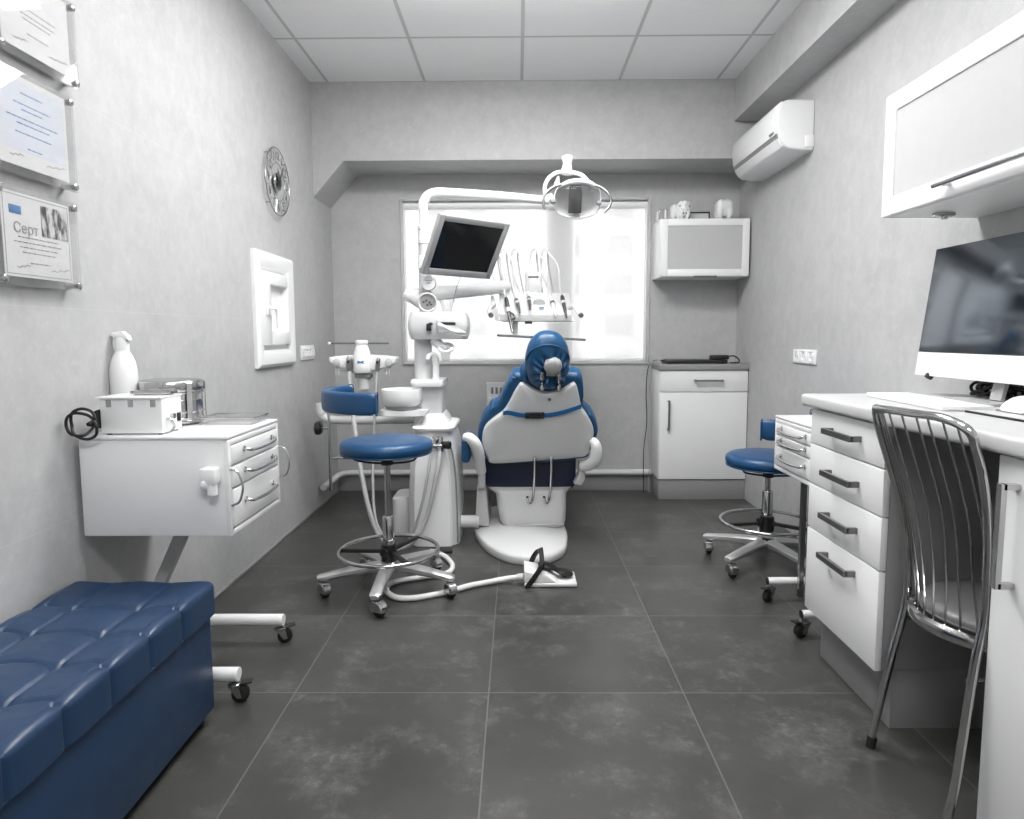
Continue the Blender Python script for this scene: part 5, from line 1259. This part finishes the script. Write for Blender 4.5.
b = nb(); cyl(b, (o.x, YA + .04, Z_(419, YA)), (o.x, YA + .04, Z_(388, YA)), .02, 16); obj('post', b, 'greywhite', t)
b = nb(); tube(b, [PY(320, 412, YA), PY(323, 417, YA + .01), PY(335, 420, YA + .02), PY(370, 420.3, YA + .02), PY(414, 419.5, YA + .02)], [.022, .024, .023, .023, .023], 16, 4); cyl(b, PY(319, 403, YA), PY(320.5, 414, YA), .024, 16); obj('support_arm', b, 'greywhite', t)
# thin rod of the panel behind
b = nb(); cyl(b, PY(331, 343.4, YA + .06), PY(389, 343.4, YA + .06), .0048, 10); obj('cross_rod', b, 'dark_steel', t)
b = nb(); ell(b, PY(329.5, 343.4, YA + .06), .010, .008, .007); obj('rod_end', b, 'white_plastic', t)
# suction hoses hang from it, loop near the floor and run back to the unit
hose_a = [PY(349, 372, 3.60), PY(351, 395, 3.55), PY(355, 431, 3.45), PY(361, 471, 3.36), PY(370, 513, 3.28), PY(381, 538, 3.24), PY(399, 549, 3.22), PY(416, 538, 3.22), PY(428, 513, 3.24), PY(437, 473, 3.26), PY(440, 452, 3.30)]
hose_b = [PY(377, 372, 3.60), PY(375.5, 400, 3.55), PY(373.5, 440, 3.47), PY(373, 490, 3.38), PY(377, 524, 3.31), PY(392, 544, 3.27), PY(409, 540, 3.255), PY(421, 508, 3.255), PY(428, 473, 3.27), PY(432, 447, 3.31)]
for nm, pts, r_, tip, lab in (('suction_hose', hose_a, .0125, ((349.3, 356), (349, 372)), 'thicker pale suction hose looping down from the left holder'), ('suction_hose', hose_b, .0075, ((378.5, 357.5), (377, 371)), 'thinner pale suction hose looping down from the right holder')):
    t = thing(nm, lab, 'hose', tuple(pts[0]), 'suction hoses')
    b = nb(); tube(b, pts, r_, 12, 6); obj('hose', b, 'greyhose', t)
    b = nb(); a, c = PY(tip[0][0], tip[0][1], YA - .015), PY(tip[1][0], tip[1][1], YA - .015); w_ = 1.0 if r_ > .01 else .7
    tube(b, [a, a + (c - a) * .2, a + (c - a) * .6, c], [.008 * w_, .017 * w_, .018 * w_, .013 * w_], 14, 3); tp = obj('suction_tip', b, 'alu', t)
    b = nb(); m_ = a + (c - a) * .35; box(b, m_.x - .006, m_.x + .006, m_.y - .024, m_.y - .012, m_.z - .008, m_.z + .008, .002); obj('slider', b, 'black', tp)

# ------------------------------------------------------------------ dental chair
PB = V((0, 3.36, .5)); vv = V((0, -.24, .5)).normalized(); nn = V((1, 0, 0)).cross(vv).normalized()      # nn looks to the camera
def B_(px, py, off=0.0): return PP(px, py, PB + nn * off, nn)
t = thing('dental_chair', 'blue and white dental chair seen from behind, facing the window', 'dental chair', (.05, 3.5, 0)); ch = t
blue = [(511.5, 380), (513, 376.5), (518, 374.5), (545, 377), (574, 374.5), (580, 376), (583, 381), (583.5, 395), (584, 406), (590, 413), (596, 421.5), (598.5, 432), (596, 442), (590, 453), (584, 460), (540, 462), (492, 463), (483, 453), (478, 441), (478.5, 430), (483, 418), (492, 409), (500, 401), (505, 390)]
b = nb(); prism(b, smooth_path([B_(x, y, -.025) for x, y in blue], 4, True), -nn * .10, .028, 5); bc = obj('backrest_cushion', b, 'blue_cover', t, 60)
white = [(518.5, 387), (521, 384.3), (526, 385.5), (535, 391), (547, 394), (560, 391.5), (569, 386.5), (574, 384.3), (577, 388), (579.5, 398), (582, 409), (588, 418), (593, 428), (594, 436), (591, 448), (588, 455.5), (578, 458.5), (540, 461.5), (494, 464.5), (488, 459), (483, 448), (482, 439), (485, 428), (493, 420), (503, 412.5), (509, 404), (514, 394)]
def domed(pts, depth, dome, bev):
    """outline shell with a rounded rim and a gently domed face"""
    b = nb(); P_ = smooth_path(pts, 4, True); c = sum(P_, V()) / len(P_); rg = []
    for f, h in ((1.0, -depth), (1.0, -bev), (.985, -bev * .3), (.96, 0), (.8, dome * .45), (.55, dome * .8), (.25, dome), (.02, dome)):
        rg.append([c + (p - c) * f + nn * h for p in P_])
    loft(b, rg); return b
obj('backrest_shell', domed([B_(x, y, 0) for x, y in white], .05, .012, .014), 'cream', t, 60)
b = nb(); cyl(b, B_(549.5, 399.5, .008), B_(549.5, 399.5, .014), .008, 12); obj('screw_cap', b, 'darkink', t)
# strap with buckle
def strap(b, pts, wd, off):
    P_ = smooth_path([B_(x, y, off) for x, y in pts], 6); L = len(P_)
    loft(b, [[p + vv * wd + nn * .0, p + vv * wd + nn * .003, p - vv * wd + nn * .003, p - vv * wd] for p in P_])
b = nb(); strap(b, [(503, 413), (509, 412.5), (518, 414.5), (528, 415.5), (548, 415), (562, 412.5), (573, 409), (581.5, 406)], .012, .016); sp_ = obj('strap', b, 'strap', t, 30)
b = nb(); o = B_(535.5, 415.3, .022)
rot = Matrix((V((1, 0, 0)), vv, nn)).transposed()
box(b, -.030, .026, -.017, .017, -.004, .010, .004)
for s_ in (-1, 1): box(b, -.052, -.022, s_ * .011 - .005, s_ * .011 + .005, -.003, .008, .002)
box(b, -.02, .012, -.006, .006, .008, .013, .002); box(b, .028, .044, -.018, .018, -.003, .008, .003)
for q in b.verts: q.co = rot @ q.co + o
obj('buckle', b, 'black', sp_)
# headrest
hc = B_(547.3, 360, -.02); hx_, hz_ = .108, .148
def hp(u, v, w_): return hc + V((1, 0, 0)) * u + vv * v + nn * w_
b = nb(); nu, nvv = 160, 90; rg = []
kb = (.026, -.035)                                     # knob position on the face
for j in range(1, nvv):
    ph = PI * j / nvv - PI / 2; row = []
    for i in range(nu):
        th = 2 * PI * i / nu
        cz_, sz_ = math.cos(ph), math.sin(ph)
        u = hx_ * math.copysign(abs(math.cos(th)) ** .8, math.cos(th)) * cz_ ** .75 * (1 - .10 * max(0, sz_)); w_ = .075 * math.copysign(abs(math.sin(th)) ** .8, math.sin(th)) * cz_ ** .75; v = hz_ * math.copysign(abs(sz_) ** .9, sz_)
        dx, dv = u - kb[0], v - kb[1]; dist = math.hypot(dx, dv); an = math.atan2(dv, dx)
        if w_ > 0: w_ += .012 * math.sin(an * 15 + 1.3 * math.sin(an * 5)) * math.exp(-((dist - .066) / .030) ** 2) - .03 * math.exp(-(dist / .045) ** 4)
        w_ += .0025 * math.sin(u * 60 + v * 40)
        row.append(hp(u, v, w_))
    rg.append(row)
loft(b, rg); hr = obj('headrest', b, 'blue_cover', t, 80)
b = nb(); pts = []
for k in range(25):
    a = PI * (.03 + .94 * k / 24); u, v = hx_ * .96 * math.cos(a), .012 + .098 * math.sin(a) ** .9; pts.append(hp(u * (1 - .08 * math.sin(a)), v, .075 * math.sqrt(max(0, 1 - (abs(u) / hx_) ** 2.2 * .82 - (v / hz_) ** 2 * .85)) + .004))
tube(b, pts, .0045, 8, 2); obj('cover_seam', b, 'blue_cover', hr)
b = nb(); ell(b, (0, 0, 0), .027, .03, .05)
for q in b.verts: q.co = hp(-.105, -.075, -.02) + q.co
obj('side_pad', b, 'blue_cover', hr)
b = nb(); o = B_(553, 366.5, .062); lathe(b, [(.030, -.05), (.040, -.03), (.044, -.008), (.042, .004), (.032, .014), (.015, .019), (.001, .020)], align(nn, o), 32)
prism(b, [o + V((-.036, 0, 0)) + vv * -.01, o + V((-.03, 0, 0)) + vv * -.055, o + V((.03, 0, 0)) + vv * -.055, o + V((.036, 0, 0)) + vv * -.01], -nn * .04, .006, 2); kn = obj('headrest_knob', b, 'knobgrey', t, 50)
for px in (542.3, 559):
    b = nb(); cyl(b, B_(px, 372, .062), B_(px, 389, .020), .007, 12); cyl(b, B_(px, 373.5, .066), B_(px, 379, .058), .010, 12); cyl(b, B_(px, 384, .034), B_(px, 389, .022), .010, 12); obj('headrest_rod', b, 'steel', t)
b = nb(); prism(b, [B_(535, 376, .018), B_(564, 376, .018), B_(562, 389, .012), B_(538, 389, .012)], -nn * .05, .006, 2); obj('neck_bracket', b, 'black', t)
# seat and leg rest
sx0, sx1 = X_(484.5, 3.47), X_(576, 3.47)
b = nb(); rg = []
for y, za, zb, k in ((3.46, .295, .43, 0.01), (3.47, .275, .47, .0), (3.6, .30, .50, .0), (3.75, .36, .52, .0), (3.95, .40, .53, 0.0), (4.05, .40, .51, .01)):
    rg.append([V((p.x, y, p.y)) for p in rrect(sx0 + k, sx1 - k, za, zb, 0, .04)])
loft(b, rg); obj('seat_cushion', b, 'navy', t, 50)
b = nb(); rg = []
for y, za, zb, k in ((4.03, .38, .51, .0), (4.12, .30, .44, .01), (4.25, .20, .31, .02), (4.30, .17, .25, .03)):
    rg.append([V((p.x, y, p.y)) for p in rrect(sx0 + .03 + k, sx1 - .03 - k, za, zb, 0, .03)])
loft(b, rg); obj('leg_rest', b, 'blue_cover', t, 50)
# lifting housing
b = nb(); rg = []
Yh = 3.45
for py, l, r_, yb in ((487.5, 485, 574.5, .0), (491, 489, 570, .01), (495, 495, 567, .0), (510, 496.5, 567, -.005), (522, 499, 566.5, -.002), (528, 503, 565, .01), (531, 508, 562, .04)):
    rg.append(rrect(X_(l, Yh), X_(r_, Yh), Yh + yb, 3.85, Z_(py, Yh), .05))
loft(b, rg); obj('lift_housing', b, 'cream', t, 40)
b = nb(); tube(b, [PY(504, 529, Yh - .004), PY(515, 526.5, Yh - .012), PY(545, 524.5, Yh - .012), PY(564, 524, Yh - .002)], .004, 6, 4); obj('housing_trim', b, 'greywhite', t)
b = nb(); prism(b, [PY(477, 487, 3.47), PY(486, 487, 3.47), PY(489.5, 527, 3.47), PY(475, 525, 3.47)], (0, .30, 0), .006, 2); obj('side_beam', b, 'greywhite', t)
b = nb(); cyl(b, (.06, 3.58, .04), (.06, 3.58, .16), .11, 28); obj('lift_column', b, 'black', t)
b = nb()
front = [(473.6, 533), (476, 540), (481, 547), (489, 554.5), (501, 561), (515, 565), (533, 566.3), (550, 564), (561, 559), (566.5, 553)]
pts = [PZ(x, y) for x, y in front]
pts += [V((.262, 3.45, 0)), V((.245, 3.7, 0)), V((.2, 3.95, 0)), V((.02, 4.02, 0)), V((-.18, 3.95, 0)), V((-.25, 3.75, 0))]
P_ = smooth_path(pts, 4, True); cc = sum(P_, V()) / len(P_); rg = []
for f, z in ((.985, .002), (1.0, .010), (1.0, .036), (.985, .046), (.95, .052), (.6, .066), (.3, .075), (.03, .076)): rg.append([cc + (p - cc) * f + V((0, 0, z)) for p in P_])
loft(b, rg); obj('base', b, 'cream', t, 50)
# grip hooks under the backrest
for px in (534.6, 551.3):
    b = nb(); tube(b, [B_(px, 457.5, .014), B_(px, 470, .02), B_(px - .6, 485, .03), B_(px - 1.8, 497, .045), B_(px - 4, 502.5, .06), B_(px - 6.5, 502, .07), B_(px - 7.2, 497, .075)], .0072, 10, 5); cyl(b, B_(px, 460.5, .010), B_(px, 457, .018), .010, 10); obj('hook_rod', b, 'chrome', t)
# armrests
for sg in (-1, 1):
    b = nb()
    if sg < 0: q = [(481.5, 471, 3.42), (479.5, 463, 3.36), (478, 452, 3.30), (474.5, 443, 3.26), (469, 437.5, 3.25), (464.5, 437.5, 3.26)]
    else: q = [(583, 466, 3.40), (589, 465, 3.36), (595, 460, 3.32), (596.5, 452, 3.30), (595.5, 444.5, 3.29), (592, 439.5, 3.30)]
    tube(b, [PY(*a) for a in q], [.026, .030, .032, .030, .026, .018], 16, 5); ar = obj('armrest', b, 'white_plastic', t, 60)
    b = nb(); a, c = (PY(461.5, 463, 3.28), PY(469.5, 440, 3.28)) if sg < 0 else (PY(592, 452, 3.34), PY(598, 440, 3.34))
    box(b, a.x, c.x, 3.27 if sg < 0 else 3.34, 3.62, a.z, c.z, .014, 3); obj('armrest_pad', b, 'blue_cover', ar)
    b = nb(); a, c = (PY(479, 489, 3.40), PY(484, 466, 3.40)) if sg < 0 else (PY(575, 486, 3.40), PY(583, 462, 3.40))
    if sg < 0: prism(b, [PY(478, 488, 3.41), PY(485, 488, 3.41), PY(485, 466, 3.41), PY(478, 466, 3.41)], (0, .12, 0), .005, 2)
    else: prism(b, [PY(574, 484, 3.40), PY(581, 485.5, 3.40), PY(585, 480, 3.40), PY(586, 463, 3.40), PY(580, 463, 3.40), PY(579, 475, 3.40)], (0, .10, 0), .006, 2)
    obj('armrest_bracket', b, 'greywhite', ar)

# ------------------------------------------------------------------ foot control with its cable
a = PZ(522, 588); c = PZ(577, 587.5)
t = thing('foot_control', 'white foot control with black pedals and lever on the floor', 'foot pedal', ((a.x + c.x) / 2, 2.84, 0))
xa, xb_, ya = a.x + .01, c.x, a.y
b = nb(); box(b, xa, xb_, ya, ya + .15, .002, .020, .006, 3); obj('base_plate', b, 'cream', t)
b = nb(); prism(b, [(xa, ya + .004, .018), (xa, ya + .004, .075), (xa + .10, ya + .004, .055), (xa + .145, ya + .004, .02)], (0, .14, 0), .008, 3); obj('housing', b, 'white_plastic', t)
for x, y, z, s in ((xa + .105, ya + .085, .058, 1), (xa + .178, ya + .075, .034, .95)):
    b = nb(); rg = []
    for r_, zz in ((.028, 0), (.036, .004), (.038, .013), (.033, .020), (.02, .023), (.002, .024)): rg.append([V((x + s * r_ * 1.15 * math.cos(k * 2 * PI / 24), y + s * r_ * .9 * math.sin(k * 2 * PI / 24), z + zz - .25 * r_ * math.cos(k * 2 * PI / 24))) for k in range(24)])
    loft(b, rg); cyl(b, (x, y, .015), (x, y, z + .004), .012, 12); obj('pedal', b, 'black', t)
b = nb(); q = [PY(527.5, 587, ya - .008), PY(535.5, 576, ya - .004), PY(541.5, 565.5, ya + .002), PY(541, 551.5, ya + .05), PY(538.5, 550.5, ya + .1), PY(534, 556, ya + .14), PY(528, 569, ya + .155)]
P_ = smooth_path(q, 4); loft(b, [[p + V((-.011, 0, .004)), p + V((.009, 0, .013)), p + V((.011, 0, -.004)), p + V((-.009, 0, -.013))] for p in P_]); obj('lever', b, 'black', t)
b = nb(); cb = [(522.5, 577, .04), (508, 578.5, .025), (489, 582, .013), (471, 585.5, .013), (456, 589.5, .013), (440, 593.5, .013), (414, 598, .013), (396, 597.5, .013), (386.5, 590.5, .013), (393, 582.5, .013), (420, 577.5, .013), (446, 573.5, .013), (452.5, 566.5, .013), (448, 559, .013), (440, 554, .015), (430, 551, .03)]
tube(b, [PZ(*q) for q in cb], .0125, 12, 7); obj('cable', b, 'hose', t)
b = nb(); q0, q1 = PZ(523, 577, .04), PZ(518, 577.5, .034); cyl(b, q0 + V((.006, 0, 0)), q1, .017, 14); obj('cable_gland', b, 'greywhite', t)

# ------------------------------------------------------------------ light
wd = bpy.data.worlds.new('overcast_sky'); bpy.context.scene.world = wd; wd.use_nodes = True
bg = wd.node_tree.nodes['Background']; bg.inputs[0].default_value = (1, 1, 1, 1); bg.inputs[1].default_value = 2.1
sc = bpy.context.scene
sc.view_settings.view_transform = 'Standard'; sc.view_settings.look = 'None'; sc.view_settings.exposure = 0.36; sc.view_settings.gamma = 1.0; sc.view_settings.use_curve_mapping = False
sc.cycles.max_bounces = 10; sc.cycles.diffuse_bounces = 6; sc.cycles.transparent_max_bounces = 16; sc.cycles.caustics_reflective = False; sc.cycles.caustics_refractive = False
sc.cycles.use_denoising = True; sc.cycles.sample_clamp_indirect = 6.0
